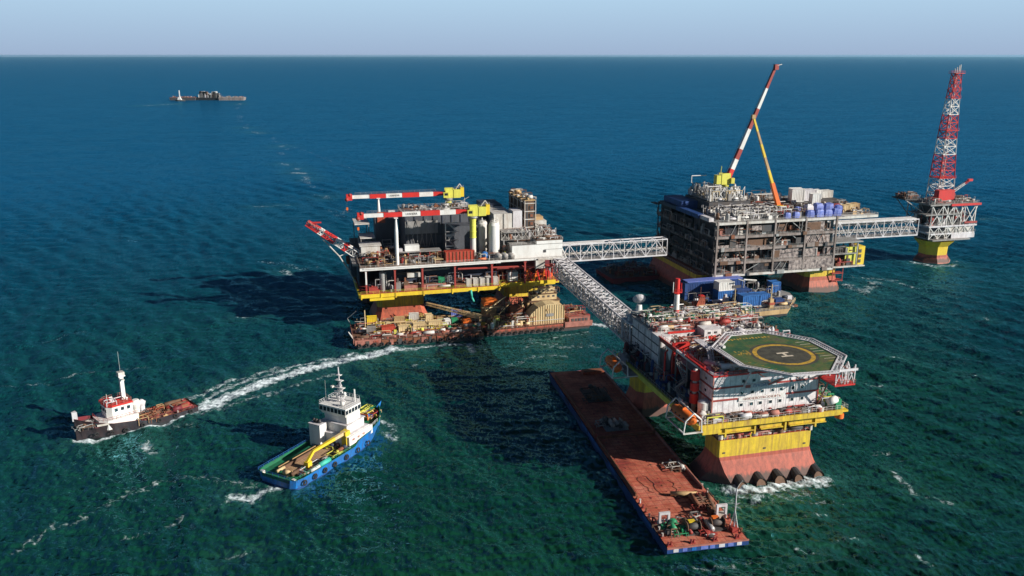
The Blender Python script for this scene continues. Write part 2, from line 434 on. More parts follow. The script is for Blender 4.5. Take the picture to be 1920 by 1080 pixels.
# ------------------------------------------------------------------ water
FOAM = [  # (points, half width m, strength)
 ([(-100,254),(-98,259),(-93,267),(-86,278),(-77,288),(-67,297),(-56,304),(-46,313)], 4.0, 0.98),
 ([(-101,257),(-101,264),(-98,272),(-91,281),(-82,291),(-72,300),(-60,307)], 2.0, 0.72),
 ([(-98,252),(-91,259),(-82,268),(-73,277),(-64,286)], 2.2, 0.55),
 ([(-128,233),(-129,239),(-124,245),(-116,254),(-107,262)], 1.5, 0.7), ([(-126,230),(-120,226),(-112,228)], 1.6, 0.4),
 ([(-107,261),(-104,269),(-100,277),(-93,284),(-85,292)], 2.6, 0.62),
 ([(-100,253),(-93,257),(-87,263),(-79,268)], 1.8, 0.6),
 ([(-128.5,231),(-123,231.5),(-119,235.5),(-111,242),(-105,247.5),(-100,254)], 1.5, 0.95),
 ([(-62,203),(-65,201),(-67,197),(-72,199)], 2.4, 0.85),
 ([(-64,202),(-73,206),(-86,209),(-94,206),(-100,200),(-102,195),(-104,192),(-106,187),(-111,184),(-113,178),(-113,173)], 2.6, 0.47),
 ([(-65,200),(-73,195),(-81,189),(-85,181),(-93,178)], 1.6, 0.42),
 ([(-111,187),(-112,184),(-111,176)], 1.2, 0.5),
 ([(-41.5,246),(-37,243),(-35,232),(-38,236)], 2.2, 0.62),
 ([(-46,311),(-35,315),(-27,317),(-17,319),(-15,310)], 2.6, 0.75),
 ([(-36,295),(-32,302),(-22,292),(-12,292)], 2.4, 0.42),
 ([(5,313),(8,322),(31,334)], 1.8, 0.5),
 ([(33,346),(40,341)], 3.2, 0.9),
 ([(8,322),(19,316),(31,316)], 7.0, 0.45),
 ([(-13,316),(-4,292),(10,305),(20,305)], 3.2, 0.48),
 ([(58,203),(64,201),(74,206),(83,207)], 3.8, 0.9),
 ([(58,196),(66,198),(76,201)], 5.5, 0.55),
 ([(39,167),(46,166),(53,168)], 1.6, 0.5),
 ([(166,408),(169,395),(182,413)], 5.0, 0.62),
 ([(175,424),(192,418),(197,403)], 4.0, 0.5),
 ([(220,456),(227,446),(240,450)], 3.0, 0.7),
 ([(-175,273),(-166,275),(-159,281),(-153,287),(-133,292)], 1.9, 0.5),
 ([(-186,322),(-180,329),(-175,337)], 2.4, 0.42),
 ([(-138,459),(-125,452),(-111,440),(-106,446)], 3.6, 0.45),
 ([(-121,437),(-115,429)], 3.2, 0.62),
 ([(-200,822),(-211,826)], 5.0, 0.75),
 ([(-310,1137),(-238,1009),(-176,884),(-131,803)], 7.0, 0.36),
 ([(-822,1961),(-781,2026)], 16.0, 0.6),
 ([(-108,229),(-103,223)], 2.4, 0.72),
 ([(105,204),(104,200)], 1.2, 0.6), ([(107,198),(112,195)], 1.2, 0.55), ([(92,171),(93,167)], 1.2, 0.6),
 ([(205,354),(205,350)], 1.6, 0.6), ([(163,284),(164,283)], 1.5, 0.6), ([(162,254),(162,251)], 1.4, 0.5),
 ([(104,212),(105,200)], 1.5, 0.55), ([(121,265),(124,263)], 1.4, 0.5), ([(106,249),(110,245)], 1.4, 0.4),
 ([(-58,292),(-66,280),(-72,268)], 1.6, 0.3), ([(12,240),(26,200),(36,168)], 1.2, 0.25),
]
_g = random.Random(43)
_tr = [(-640,2060),(-560,1760),(-446,1436),(-402,1331),(-345,1214),(-297,1089),(-266,1009),(-243,930),(-211,834),(-177,751),(-160,706),(-140,653),(-123,607),(-113,586)]
for (_ax, _ay), (_bx, _by) in zip(_tr, _tr[1:]):      # broken foam trail of the distant tow
    for _q in range(3 if _ay > 1300 else 2):
        _t = _g.uniform(0, .75); _e = _t + _g.uniform(.12, .3); _o = _g.uniform(-9, 9); _w = 4 + _ay / 260
        FOAM.append(([(_ax + (_bx - _ax) * _t + _o, _ay + (_by - _ay) * _t), (_ax + (_bx - _ax) * _e + _o * .4, _ay + (_by - _ay) * _e)], _w * .8, _g.uniform(.36, .54)))
_g = random.Random(41)
for _k in range(38):      # scattered small whitecaps
    _r = _g.uniform(170, 760); _a = _g.uniform(-.5, .55); _x, _y = _r * math.sin(_a), _r * math.cos(_a); _s = 1 + _r / 320
    FOAM.append(([(_x, _y), (_x + _g.uniform(1, 4) * _s, _y + _g.uniform(-2, 2))], _g.uniform(.7, 1.2) * _s, _g.uniform(.42, .6)))
def build_water():
    rng = np.random.default_rng(7)
    # azimuth columns: dense over the open view, coarse behind
    az = np.concatenate([np.linspace(-180, -47, 40, endpoint=False), np.linspace(-47, -36, 60, endpoint=False),
                         np.linspace(-36, 36, 1050), np.linspace(36, 47, 61)[1:], np.linspace(47, 180, 40, endpoint=False)[1:]])
    az = np.radians(az)
    # radii: even steps of depression angle, from near to the horizon
    dep = np.concatenate([np.linspace(88, 36, 26, endpoint=False), np.linspace(36, 1.2, 1050, endpoint=False), np.geomspace(1.2, 0.10, 60)])
    rad = CAMZ / np.tan(np.radians(dep))
    nA, nR = len(az), len(rad)
    Rr, Aa = np.meshgrid(rad, az, indexing='ij')
    X = Rr * np.sin(Aa); Y = Rr * np.cos(Aa)
    dr = np.gradient(rad)[:, None]
    da = np.gradient(az)[None, :]
    sp = np.maximum(dr, Rr * np.abs(da))
    Z = np.zeros_like(X)
    amp = 0.0
    for k in range(58):
        lam = 2.2 * (20 / 2.2) ** (rng.random() ** 1.7)
        th = np.radians(52 + rng.normal(0, 26)) if k % 3 else np.radians(92 + rng.normal(0, 16))
        a = 0.0165 * lam ** 0.72 * rng.uniform(.6, 1.3)
        ph = rng.uniform(0, 6.283)
        kx, ky = math.cos(th) * 2 * math.pi / lam, math.sin(th) * 2 * math.pi / lam
        fade = np.clip((lam / sp - 3.0) / 3.0, 0, 1)
        w = np.sin(kx * X + ky * Y + ph)
        Z += a * fade * (w + 0.22 * np.sin(2 * (kx * X + ky * Y + ph) + 1.57))
    # chop patches: the sea is rougher in some places
    patch = 0.8 + 0.25 * np.sin(X * 0.021 + 1.3) * np.sin(Y * 0.013 + .4) + 0.18 * np.sin(X * 0.043 + Y * 0.031)
    Z *= patch
    Z = np.where(Rr > 12000, 0, Z)
    # foam mask
    foam = np.zeros_like(X); churn = np.zeros_like(X)
    for pts, w, st in FOAM:
        for (ax, ay), (bx, by) in zip(pts, pts[1:]):
            dx, dy = bx - ax, by - ay
            L2 = dx * dx + dy * dy
            t = np.clip(((X - ax) * dx + (Y - ay) * dy) / L2, 0, 1)
            d = np.hypot(X - ax - t * dx, Y - ay - t * dy)
            foam = np.maximum(foam, st * np.exp(-(d / w) ** 2 * 0.9))
            if st > 0.5: churn = np.maximum(churn, st * np.exp(-(d / (w * 2.4 + 2)) ** 2))
    verts = np.stack([X, Y, Z], -1).reshape(-1, 3).astype(np.float32)
    i = np.arange(nR - 1)[:, None] * nA
    j = np.arange(nA - 1)[None, :]
    q = np.stack([i + j, i + j + 1, i + nA + j + 1, i + nA + j], -1)
    jl = np.array([nA - 1])[None, :]
    ql = np.stack([i + jl, i + 0 * jl, i + nA + 0 * jl, i + nA + jl], -1)
    quads = np.concatenate([q.reshape(-1, 4), ql.reshape(-1, 4)])[:, ::-1].astype(np.int32)
    me = bpy.data.meshes.new('water')
    me.vertices.add(len(verts)); me.vertices.foreach_set('co', verts.ravel())
    me.loops.add(quads.size); me.loops.foreach_set('vertex_index', quads.ravel())
    me.polygons.add(len(quads))
    me.polygons.foreach_set('loop_start', np.arange(0, quads.size, 4, dtype=np.int32))
    me.polygons.foreach_set('use_smooth', np.ones(len(quads), dtype=bool))
    me.update()
    at = me.attributes.new('foam', 'FLOAT', 'POINT'); at.data.foreach_set('value', foam.ravel().astype(np.float32))
    at = me.attributes.new('churn', 'FLOAT', 'POINT'); at.data.foreach_set('value', churn.ravel().astype(np.float32))
    o = bpy.data.objects.new('water', me); scene.collection.objects.link(o)
    tag(o, kind='structure')
    m = bpy.data.materials.new('sea_water'); m.use_nodes = True
    nt = m.node_tree; N = nt.nodes.new; L = nt.links.new
    b = nt.nodes['Principled BSDF']
    tc = N('ShaderNodeTexCoord')
    # body colour: green-teal with slow patches of silt
    nz0 = N('ShaderNodeTexNoise'); nz0.inputs['Scale'].default_value = 0.011; nz0.inputs['Detail'].default_value = 4
    L(tc.outputs['Object'], nz0.inputs['Vector'])
    r0 = N('ShaderNodeValToRGB')
    r0.color_ramp.elements[0].position = 0.35; r0.color_ramp.elements[0].color = WATER_A
    r0.color_ramp.elements[1].position = 0.68; r0.color_ramp.elements[1].color = WATER_B
    L(nz0.outputs['Fac'], r0.inputs[0])
    # green near the platforms; blue sky reflection painted into the body colour farther out
    dv = N('ShaderNodeVectorMath'); dv.operation = 'DISTANCE'; dv.inputs[1].default_value = (60, 60, 0); L(tc.outputs['Object'], dv.inputs[0])
    dm = N('ShaderNodeMapRange'); dm.interpolation_type = 'SMOOTHSTEP'; dm.inputs['From Min'].default_value = 90; dm.inputs['From Max'].default_value = 900
    L(dv.outputs['Value'], dm.inputs['Value'])
    bx = N('ShaderNodeMixRGB'); bx.inputs['Color2'].default_value = WATER_C
    L(r0.outputs[0], bx.inputs['Color1']); L(dm.outputs[0], bx.inputs['Fac'])
    # ripples
    def ripple(sx, sy, rot, scale, detail):
        mp = N('ShaderNodeMapping'); mp.inputs['Rotation'].default_value = (0, 0, R(rot)); mp.inputs['Scale'].default_value = (sx, sy, 1)
        L(tc.outputs['Object'], mp.inputs[0])
        n = N('ShaderNodeTexNoise'); n.inputs['Scale'].default_value = scale; n.inputs['Detail'].default_value = detail
        n.inputs['Roughness'].default_value = 0.62; n.inputs['Distortion'].default_value = 0.3
        L(mp.outputs[0], n.inputs['Vector']); return n
    def slope(n, k):
        v1 = N('ShaderNodeVectorMath'); v1.operation = 'SUBTRACT'; v1.inputs[1].default_value = (0.5, 0.5, 0.5)
        L(n.outputs['Color'], v1.inputs[0])
        v2 = N('ShaderNodeVectorMath'); v2.operation = 'MULTIPLY'; v2.inputs[1].default_value = (k, k, 0)
        L(v1.outputs[0], v2.inputs[0]); return v2
    w1 = slope(ripple(1.0, 0.42, -48, 1.15, 7), 1.9)
    w2 = slope(ripple(0.3, 1.0, 8, 0.40, 6), 0.9)
    ge = N('ShaderNodeNewGeometry')
    a1 = N('ShaderNodeVectorMath'); L(w1.outputs[0], a1.inputs[0]); L(w2.outputs[0], a1.inputs[1])
    w3 = slope(ripple(0.3, 1.0, 4, 0.10, 5), 0.55)
    w4 = slope(ripple(0.35, 1.0, -6, 0.02, 5), 0.22)
    a3 = N('ShaderNodeVectorMath'); L(w3.outputs[0], a3.inputs[0]); L(w4.outputs[0], a3.inputs[1])
    far = N('ShaderNodeMapRange'); far.inputs['From Min'].default_value = 260; far.inputs['From Max'].default_value = 1200
    far.inputs['To Min'].default_value = 0.12; far.inputs['To Max'].default_value = 1.0; L(dv.outputs['Value'], far.inputs['Value'])
    a5 = N('ShaderNodeVectorMath'); a5.operation = 'SCALE'; L(a3.outputs[0], a5.inputs[0]); L(far.outputs[0], a5.inputs['Scale'])
    a4 = N('ShaderNodeVectorMath'); L(a5.outputs[0], a4.inputs[0]); L(a1.outputs[0], a4.inputs[1])
    a2 = N('ShaderNodeVectorMath'); L(a4.outputs[0], a2.inputs[0]); L(ge.outputs['Normal'], a2.inputs[1])
    nn = N('ShaderNodeVectorMath'); nn.operation = 'NORMALIZE'; L(a2.outputs[0], nn.inputs[0])
    # foam
    fa = N('ShaderNodeAttribute'); fa.attribute_name = 'foam'
    fn = N('ShaderNodeTexNoise'); fn.inputs['Scale'].default_value = 0.42; fn.inputs['Detail'].default_value = 9
    fn.inputs['Roughness'].default_value = 0.78; fn.inputs['Distortion'].default_value = 0.9
    L(tc.outputs['Object'], fn.inputs['Vector'])
    s1 = N('ShaderNodeMath'); s1.operation = 'MULTIPLY_ADD'; s1.inputs[1].default_value = 1.0; s1.inputs[2].default_value = -0.5
    L(fn.outputs['Fac'], s1.inputs[0])
    s2 = N('ShaderNodeMath'); s2.operation = 'MULTIPLY_ADD'; s2.inputs[1].default_value = 2.4
    L(s1.outputs[0], s2.inputs[0]); L(fa.outputs['Fac'], s2.inputs[2])
    fr = N('ShaderNodeMapRange'); fr.inputs['From Min'].default_value = 0.52; fr.inputs['From Max'].default_value = 0.98
    L(s2.outputs[0], fr.inputs['Value'])
    gate = N('ShaderNodeMapRange'); gate.inputs['From Min'].default_value = 0.04; gate.inputs['From Max'].default_value = 0.28
    L(fa.outputs['Fac'], gate.inputs['Value'])
    fm = N('ShaderNodeMath'); fm.operation = 'MULTIPLY'; L(fr.outputs[0], fm.inputs[0]); L(gate.outputs[0], fm.inputs[1])
    # bubbles below the surface pale the water around foam
    aer = N('ShaderNodeMixRGB'); aer.inputs['Color2'].default_value = (0.045, 0.17, 0.13, 1)
    am = N('ShaderNodeMath'); am.operation = 'MULTIPLY'; am.inputs[1].default_value = 0.6
    ca = N('ShaderNodeAttribute'); ca.attribute_name = 'churn'
    cn = N('ShaderNodeMath'); cn.operation = 'MULTIPLY'; L(ca.outputs['Fac'], cn.inputs[0])
    cr = N('ShaderNodeMapRange'); cr.inputs['From Min'].default_value = .35; cr.inputs['From Max'].default_value = .62; L(fn.outputs['Fac'], cr.inputs['Value']); L(cr.outputs[0], cn.inputs[1])
    L(cn.outputs[0], am.inputs[0]); L(am.outputs[0], aer.inputs['Fac']); L(bx.outputs[0], aer.inputs['Color1'])
    mx = N('ShaderNodeMixRGB'); mx.inputs['Color2'].default_value = (0.72, 0.80, 0.84, 1)
    L(aer.outputs[0], mx.inputs['Color1']); L(fm.outputs[0], mx.inputs['Fac'])
    rr = N('ShaderNodeMapRange'); rr.inputs['To Min'].default_value = 0.17; rr.inputs['To Max'].default_value = 0.75
    L(fm.outputs[0], rr.inputs['Value'])
    # wave slopes hide the mirror-like far sides of the waves: a rough sea never reaches full grazing reflectance
    nt.nodes.remove(b)
    df = N('ShaderNodeBsdfDiffuse'); L(mx.outputs[0], df.inputs['Color']); L(nn.outputs[0], df.inputs['Normal'])
    gl = N('ShaderNodeBsdfGlossy'); gl.inputs['Color'].default_value = (0.24, 0.72, 0.90, 1)
    L(rr.outputs[0], gl.inputs['Roughness']); L(nn.outputs[0], gl.inputs['Normal'])
    fz = N('ShaderNodeFresnel'); fz.inputs['IOR'].default_value = 1.33; L(nn.outputs[0], fz.inputs['Normal'])
    fk = N('ShaderNodeMath'); fk.operation = 'MULTIPLY'; fk.inputs[1].default_value = SEA_REFL; L(fz.outputs[0], fk.inputs[0])
    f2 = N('ShaderNodeMath'); f2.operation = 'MINIMUM'; f2.inputs[1].default_value = 0.25; L(fk.outputs[0], f2.inputs[0])
    fo = N('ShaderNodeMath'); fo.operation = 'SUBTRACT'; fo.inputs[0].default_value = 1.0; L(fm.outputs[0], fo.inputs[1])
    f3 = N('ShaderNodeMath'); f3.operation = 'MULTIPLY'; L(f2.outputs[0], f3.inputs[0]); L(fo.outputs[0], f3.inputs[1])
    ms = N('ShaderNodeMixShader'); L(f3.outputs[0], ms.inputs[0]); L(df.outputs[0], ms.inputs[1]); L(gl.outputs[0], ms.inputs[2])
    L(ms.outputs[0], nt.nodes['Material Output'].inputs['Surface'])
    me.materials.append(m)
SEA_REFL = 0.62
WATER_A = (0.003, 0.036, 0.022, 1)
WATER_B = (0.007, 0.058, 0.028, 1)
WATER_C = (0.001, 0.085, 0.20, 1)
build_water()
# ------------------------------------------------------------------ shared platform pieces
IND = ['steel', 'offwhite', 'grey', 'dark', 'brown', 'lilac_white', 'rust', 'steel']
def chamfer(x0, x1, y0, y1, c):
    return [(x0 + c, y0), (x1 - c, y0), (x1, y0 + c), (x1, y1 - c), (x1 - c, y1), (x0 + c, y1), (x0, y1 - c), (x0, y0 + c)]
def caisson(parent, x0, x1, y0, y1, zy, zt, flare=3.0, c=2.0, lower='hull_red', upper='yellow_plate'):
    """steel leg: yellow top, red ice cone that flares into the sea"""
    def ring(e, z, cc): return [(x, y, z) for x, y in chamfer(x0 - e, x1 + e, y0 - e, y1 + e, cc)]
    b = MB()
    b.loft([ring(flare, -1.5, c + flare * .3), ring(flare * .55, zy * .35, c + .5), ring(0.12 * flare, zy * .75, c), ring(0, zy, c), ring(-.05, zt, c)],
           [lower, lower, lower, upper], mcap='hull_red')
    b.rail([(x, y, zt) for x, y in chamfer(x0 + .3, x1 - .3, y0 + .3, y1 - .3, c)], 'offwhite', closed=True)
    return b.build('column', parent)
def container(name, loc, rz, d, m, label, group, cat='container'):
    """ribbed steel box with corner posts and door bars, its base at loc"""
    b = MB(); L, W, H = d
    b.cbox((0, 0, H / 2), (L * .96, W * .94, H * .94), m)
    for sx in (-1, 1):
        for sy in (-1, 1): b.cbox((sx * L * .48, sy * W * .47, H / 2), (L * .06, W * .08, H), m)
    for sy in (-1, 1):
        b.cbox((0, sy * W * .485, H * .97), (L, W * .05, H * .06), m); b.cbox((0, sy * W * .485, H * .03), (L, W * .05, H * .06), m)
        k = max(3, int(L / .9))
        for i in range(k): b.cbox((-L * .45 + L * .9 * (i + .5) / k, sy * W * .478, H / 2), (.12, W * .03, H * .86), m)
    o = b.build(name, None, loc, rz); tag(o, label, cat, group)
    for sy in (-1, 1):
        p = MB(); p.cbox((L * .49, sy * W * .23, H / 2), (.06, W * .42, H * .84), m); p.cbox((L * .5, sy * W * .12, H / 2), (.05, .06, H * .8), 'steel')
        p.build('door', o)
    return o
def tank(name, loc, r, h, m, label, group=None, cat='tank'):
    b = MB(); b.lathe((0, 0, 0), [(r * .9, 0), (r, .15), (r, h * .9), (r * .75, h * .96), (.05, h)], m, 20)
    o = b.build(name, None, loc); tag(o, label, cat, group)
    t = MB(); t.rail([(r * .7 * math.cos(a * .785), r * .7 * math.sin(a * .785), h * .93) for a in range(8)], 'steel', 1.0, 1.5, closed=True)
    t.tube((0, 0, h), (0, 0, h + .8), .25, m, 8); t.build('guard_rail', o)
    l = MB(); l.tube((r + .1, -.3, 0), (r + .1, -.3, h * .95), .04, 'steel', 4); l.tube((r + .1, .3, 0), (r + .1, .3, h * .95), .04, 'steel', 4)
    for k in range(int(h / .5)): l.tube((r + .1, -.3, .3 + k * .5), (r + .1, .3, .3 + k * .5), .03, 'steel', 4)
    l.build('ladder', o)
    return o

# ================================================================== PRODUCTION PLATFORM (left)
F1 = (-60, 334)
p1 = empty('production_platform', (F1[0], F1[1], 0), A0, 'leftmost offshore platform, with two striped crane booms laid flat', 'oil platform', None)
caisson(p1, 6, 26, 10, 27, 7, 12.4, 3.0, lower='hull_orange')
caisson(p1, 62, 81, 12, 29, 7, 12.4, 3.0, lower='hull_orange')
caisson(p1, 4, 24, 46, 62, 7, 12.4, 3.0, lower='hull_orange')
caisson(p1, 60, 79, 48, 64, 7, 12.4, 3.0, lower='hull_orange')
b = MB()
b.box(-1.5, 57, 0, 62, 15.3, 16.1, 'dull_red'); b.box(57.01, 84, 4, 62, 15.3, 16.1, 'dull_red')
for v in (10, 20, 30, 40, 50): b.box(-1, 56.5, v, v + .8, 13.6, 15.3, 'yellow')
for u in (2, 14, 26, 38, 50): b.box(u, u + .7, .6, 60, 13.9, 15.28, 'yellow')
b.box(2, 26, 9, 11, 12.5, 13.6, 'yellow'); b.box(56, 84, 9, 11.5, 12.5, 15.28, 'yellow')
b.build('lower_deck', p1)
b = MB()
b.box(-1.9, 57, -.5, -.05, 14.5, 16.0, 'yellow')
for u in (-1.5, 6.5, 12.5, 24, 36, 47, 56): b.box(u, u + .5, -.75, -.5, 14.0, 16.1, 'yellow')
b.box(57, 84, 3.5, 3.95, 14.6, 16.0, 'yellow'); b.box(2, 12, -1.2, -.76, 13.4, 14.4, 'yellow'); b.box(-2.3, -1.55, 0, 62, 14.5, 16.0, 'yellow')
b.build('edge_girder', p1)
b = MB(); b.box(-1.2, 84, 0, 62, 26.0, 26.8, 'brown'); b.box(-3.5, -1.21, 10, 55, 25.6, 26.4, 'grey')
b.build('upper_deck', p1)
b = MB()
b.box(-1.4, 57, -.55, -.02, 25.9, 27.0, 'white'); b.box(57, 85, -.5, -.03, 26.2, 27.0, 'white')
b.tube((0, -.6, 26.8), (56, -.6, 26.8), .28, 'white', 6)
b.build('deck_edge', p1)
for u in (1, 12.7, 24, 37.6, 53.4, 67.8, 82): 
    b = MB(); b.box(u - .35, u + .35, .2, .9, 16.1, 26, 'dull_red'); b.box(u - .6, u + .6, .1, 1.0, 25.3, 25.95, 'dull_red')
    if u == 1: b.box(u - .3, u + .3, .05, .18, 20, 25.9, 'white')
    b.build('deck_post', p1)
b = MB()
for u in (12.7, 37.6, 67.8): 
    for v in (20, 40, 61): b.box(u - .35, u + .35, v, v + .7, 16.1, 26, 'dull_red')
b.box(8, 56, 8.5, 9, 16.1, 26, 'navy'); b.box(-1, -.6, 14, 60, 16.1, 26, 'navy'); b.box(58, 82, 11.5, 12, 16.1, 26, 'maroon')
b.box(83, 83.5, 12, 60, 16.1, 26, 'grey'); b.box(0, 83, 60.5, 61, 16.1, 26, 'navy')
b.build('mid_bulkhead', p1)
b = MB()
b.box(18, 23.4, 2.2, 5, 21.4, 23.2, 'offwhite'); b.box(16.5, 34, 1.4, 3.4, 16.1, 18.2, 'rust_pink')
b.tube((25, 4.5, 23.6), (36, 4.5, 23.9), .5, 'grey', 8); b.tube((14, 5.5, 22.6), (24, 5.5, 22.6), .7, 'dark', 8)
b.tube((39, 5, 22.7), (52, 5, 23.2), .35, 'dull_red', 6); b.tube((39, 1.2, 24), (83, 2.4, 22.8), .4, 'dull_red', 6)
b.box(56.5, 83, 4.2, 7, 21.6, 22.4, 'dull_red')
b.box(38, 46, 1, 3, 16.1, 17.5, 'rust'); b.box(2, 5.5, 1, 3.5, 16.1, 18.4, 'dull_red')
b.greeble(1, 56, .8, 8, 16.1, 110, 5.5, IND + ['dark', 'dull_red', 'navy'], 11, .5)
b.greeble(57, 83, 4.5, 11, 16.1, 80, 6, ['dull_red', 'red', 'rust', 'grey', 'orange', 'dull_red', 'steel'], 12, .5)
b.build('lower_deck_equipment', p1)
b = MB()
for k, (x, z) in enumerate(((69, 16.5), (72.5, 16.5), (76, 16.5))):
    b.tube((x, 3, z), (x + 1.2, 3, z + 4.5), .4, 'orange', 6); b.tube((x + 2.4, 3, z), (x + 1.2, 3, z + 4.5), .4, 'red', 6); b.tube((x, 3, z + 1.8), (x + 2.4, 3, z + 1.8), .3, 'orange', 6)
b.build('riser_frame', p1)
b = MB(); b.rail([(-1, .2, 26.8), (56, .2, 26.8)], 'offwhite'); b.rail([(-1, .2, 26.8), (-1, 60, 26.8)], 'grey'); b.rail([(-1.5, -.2, 16.1), (57, -.2, 16.1), (57, 3.8, 16.1), (84, 3.8, 16.1)], 'lime', 1.1, 2.5)
b.rail([(84, 4, 26.8), (84, 60, 26.8)], 'grey'); b.build('guard_rail', p1)
b = MB()
b.tube((44, -.8, 15), (44.3, -.9, 12), .5, 'teal', 7); b.tube((44.3, -.9, 12), (45.4, -.9, 9.5), .45, 'teal', 7)
b.build('drain_hose', p1)
# dark clad process block with its roof plant
b = MB()
b.box(20, 52, 20, 44, 26.8, 43.5, 'cladding'); b.box(52.01, 57, 24, 44, 26.8, 41.5, 'navy')
b.box(36, 52, 12, 19.99, 26.8, 40, 'cladding')
for k in range(9): b.box(20 + k * 4, 20.3 + k * 4, 19.7, 19.97, 26.8, 43.5, 'navy')
for z in (31, 35.2, 39.4): b.box(20, 36, 19.6, 19.96, z, z + .35, 'dark')
for z in (31.2, 35.8): b.box(36, 40, 11.6, 11.97, z, z + .8, 'offwhite')
b.box(20, 34, 19.4, 19.59, 36, 41.5, 'grey')
b.build('cladding_module', p1)
b = MB()
for a in ((36, 12), (52, 12)):
    b.beam((a[0], a[1] - .4, 26.8), (a[0], a[1] - .4, 41.5), .35, 'offwhite')
for k in range(4):
    z = 27 + k * 3.7
    b.ladder((37 + (k % 2) * 3.4, 11, z), (40.4 - (k % 2) * 3.4, 11, z + 3.7), 'offwhite', 1.0)
    b.box(36, 41.4, 10.3, 11.6, z + 3.6, z + 3.75, 'steel')
b.truss_face((21, 19, 27), (33, 19, 27), (21, 19, 42.5), (33, 19, 42.5), 3, .12, 'grey')
b.build('access_stair', p1)
b = MB(); b.rail([(20, 20, 43.5), (52, 20, 43.5), (52, 44, 43.5), (20, 44, 43.5)], 'offwhite', closed=True)
b.greeble(21, 51, 21, 43, 43.5, 90, 2.4, IND, 13, .6); b.greeble(53, 57, 25, 43, 41.5, 16, 2.4, IND, 14)
b.tube((48, 30, 43.5), (48, 30, 49), .12, 'offwhite'); b.tube((46, 30, 47), (50, 30, 49.4), .1, 'offwhite')
b.build('roof_plant', p1)
# red container stack block, machinery aft of the deck edge
b = MB(); b.box(34, 46.5, 2.5, 6, 26.8, 31.2, 'box_red')
for k in range(9): b.box(34.2 + k * 1.5, 34.5 + k * 1.5, 2.3, 2.49, 26.9, 31.1, 'rust')
b.box(34, 46.5, 6.01, 9, 26.8, 30.2, 'rust'); b.build('red_module', p1)
b = MB()
b.box(14.5, 33, 6, 11, 31.0, 31.4, 'grey'); b.box(18, 24, 7, 10, 31.4, 33.8, 'white'); b.box(15, 17, 7, 9.5, 31.4, 32.6, 'lilac_white')
for u in (14.6, 19, 24, 28, 32.6):
    for v in (6.1, 10.6): b.box(u, u + .35, v, v + .35, 26.8, 31, 'dull_red')
b.greeble(12, 33, 2, 12, 26.8, 120, 3.6, ['brown', 'rust', 'dark', 'sand', 'cream', 'grey', 'dull_red', 'steel'], 15, .4)
b.greeble(0, 12, 1.5, 30, 26.8, 70, 3.4, ['brown', 'rust', 'dark', 'sand', 'grey', 'dull_red'], 16, .4)
b.greeble(46, 62, 1.2, 9, 26.8, 50, 3.0, IND + ['lime', 'orange'], 17, .5)
b.greeble(2, 19, 30, 58, 26.8, 60, 4, IND + ['navy'], 18, .4)
b.build('deck_machinery', p1)
b = MB(); b.box(1, 9, 20, 27, 26.8, 31.6, 'offwhite'); b.box(.4, 9.6, 19.6, 27.4, 31.6, 32.0, 'offwhite'); b.box(3, 9, 27.5, 34, 26.8, 29.6, 'grey')
b.box(1.5, 8, 29, 40, 33, 33.4, 'offwhite'); b.box(0, 6.5, 38, 52, 37.5, 38.0, 'offwhite')
for u, v, z in ((1.7, 29.2, 33), (7.6, 39.5, 33), (1.7, 39.5, 33), (.3, 51.5, 37.5), (6, 51.5, 37.5), (6, 38.5, 37.5)): b.box(u, u + .4, v, v + .4, 26.8, z, 'grey')
b.build('switch_house', p1)
b = MB(); b.box(26, 33, 13, 18, 26.8, 30, 'sand'); b.box(22, 35, 30, 31, 43.5, 43.9, 'grey'); b.box(9, 19, 38, 46, 26.8, 41, 'cladding'); b.box(10, 13.5, 37.5, 37.99, 38, 42.8, 'hull_orange'); b.box(15, 18, 37.4, 38, 40, 43.4, 'white')
b.build('utility_block', p1)
# rising lattice flare boom off the left end
b = MB()
def lattice(b, a, c, w0, w1, n, r, cols, up=Vector((0, 0, 1))):
    a = Vector(a); c = Vector(c); d = (c - a).normalized(); sx = d.cross(up).normalized(); uy = sx.cross(d).normalized()
    def pt(t, i):
        w = (w0 + (w1 - w0) * t) / 2; s_ = ((-1, -1), (1, -1), (1, 1), (-1, 1))[i]
        return a.lerp(c, t) + sx * (w * s_[0]) + uy * (w * s_[1])
    for k in range(n):
        m = cols[int(k * len(cols) / n)]
        t0, t1 = k / n, (k + 1) / n
        for i in range(4):
            b.tube(pt(t0, i), pt(t1, i), r, m, 5)
            j = (i + 1) % 4
            b.tube(pt(t0, i), pt(t0, j), r * .6, m, 4)
            b.tube(pt(t0, i), pt(t1, j), r * .6, m, 4) if k % 2 else b.tube(pt(t0, j), pt(t1, i), r * .6, m, 4)
lattice(b, (2, 22, 26), (-20.5, 30, 41.0), 3.0, 2.0, 14, .28, ['white', 'white', 'red', 'white', 'red', 'red', 'white', 'red', 'red'])
b.box(-20.8, -14.5, 28.6, 30.6, 40.9, 41.2, 'red')
b.path([(-1.5, 20, 15.5), (-8, 24, 27), (-19, 29, 39.4)], .3, 'offwhite'); b.path([(-1.5, 30, 15.5), (-8, 27, 27)], .3, 'offwhite')
b.tube((-8, 24, 27), (-3, 24, 29), .2, 'white'); b.tube((-12, 26, 32), (-9, 26, 33), .2, 'white')
b.rail([(-2, 22, 28), (-20, 28.4, 41)], 'offwhite', 1.2, 1.5); b.build('flare_boom', p1)
b = MB(); b.box(-3.2, -1.3, 26, 45, 17, 24, 'navy'); b.box(-4.5, -2, 34, 40, 21, 23.5, 'rust'); b.build('side_landing', p1)
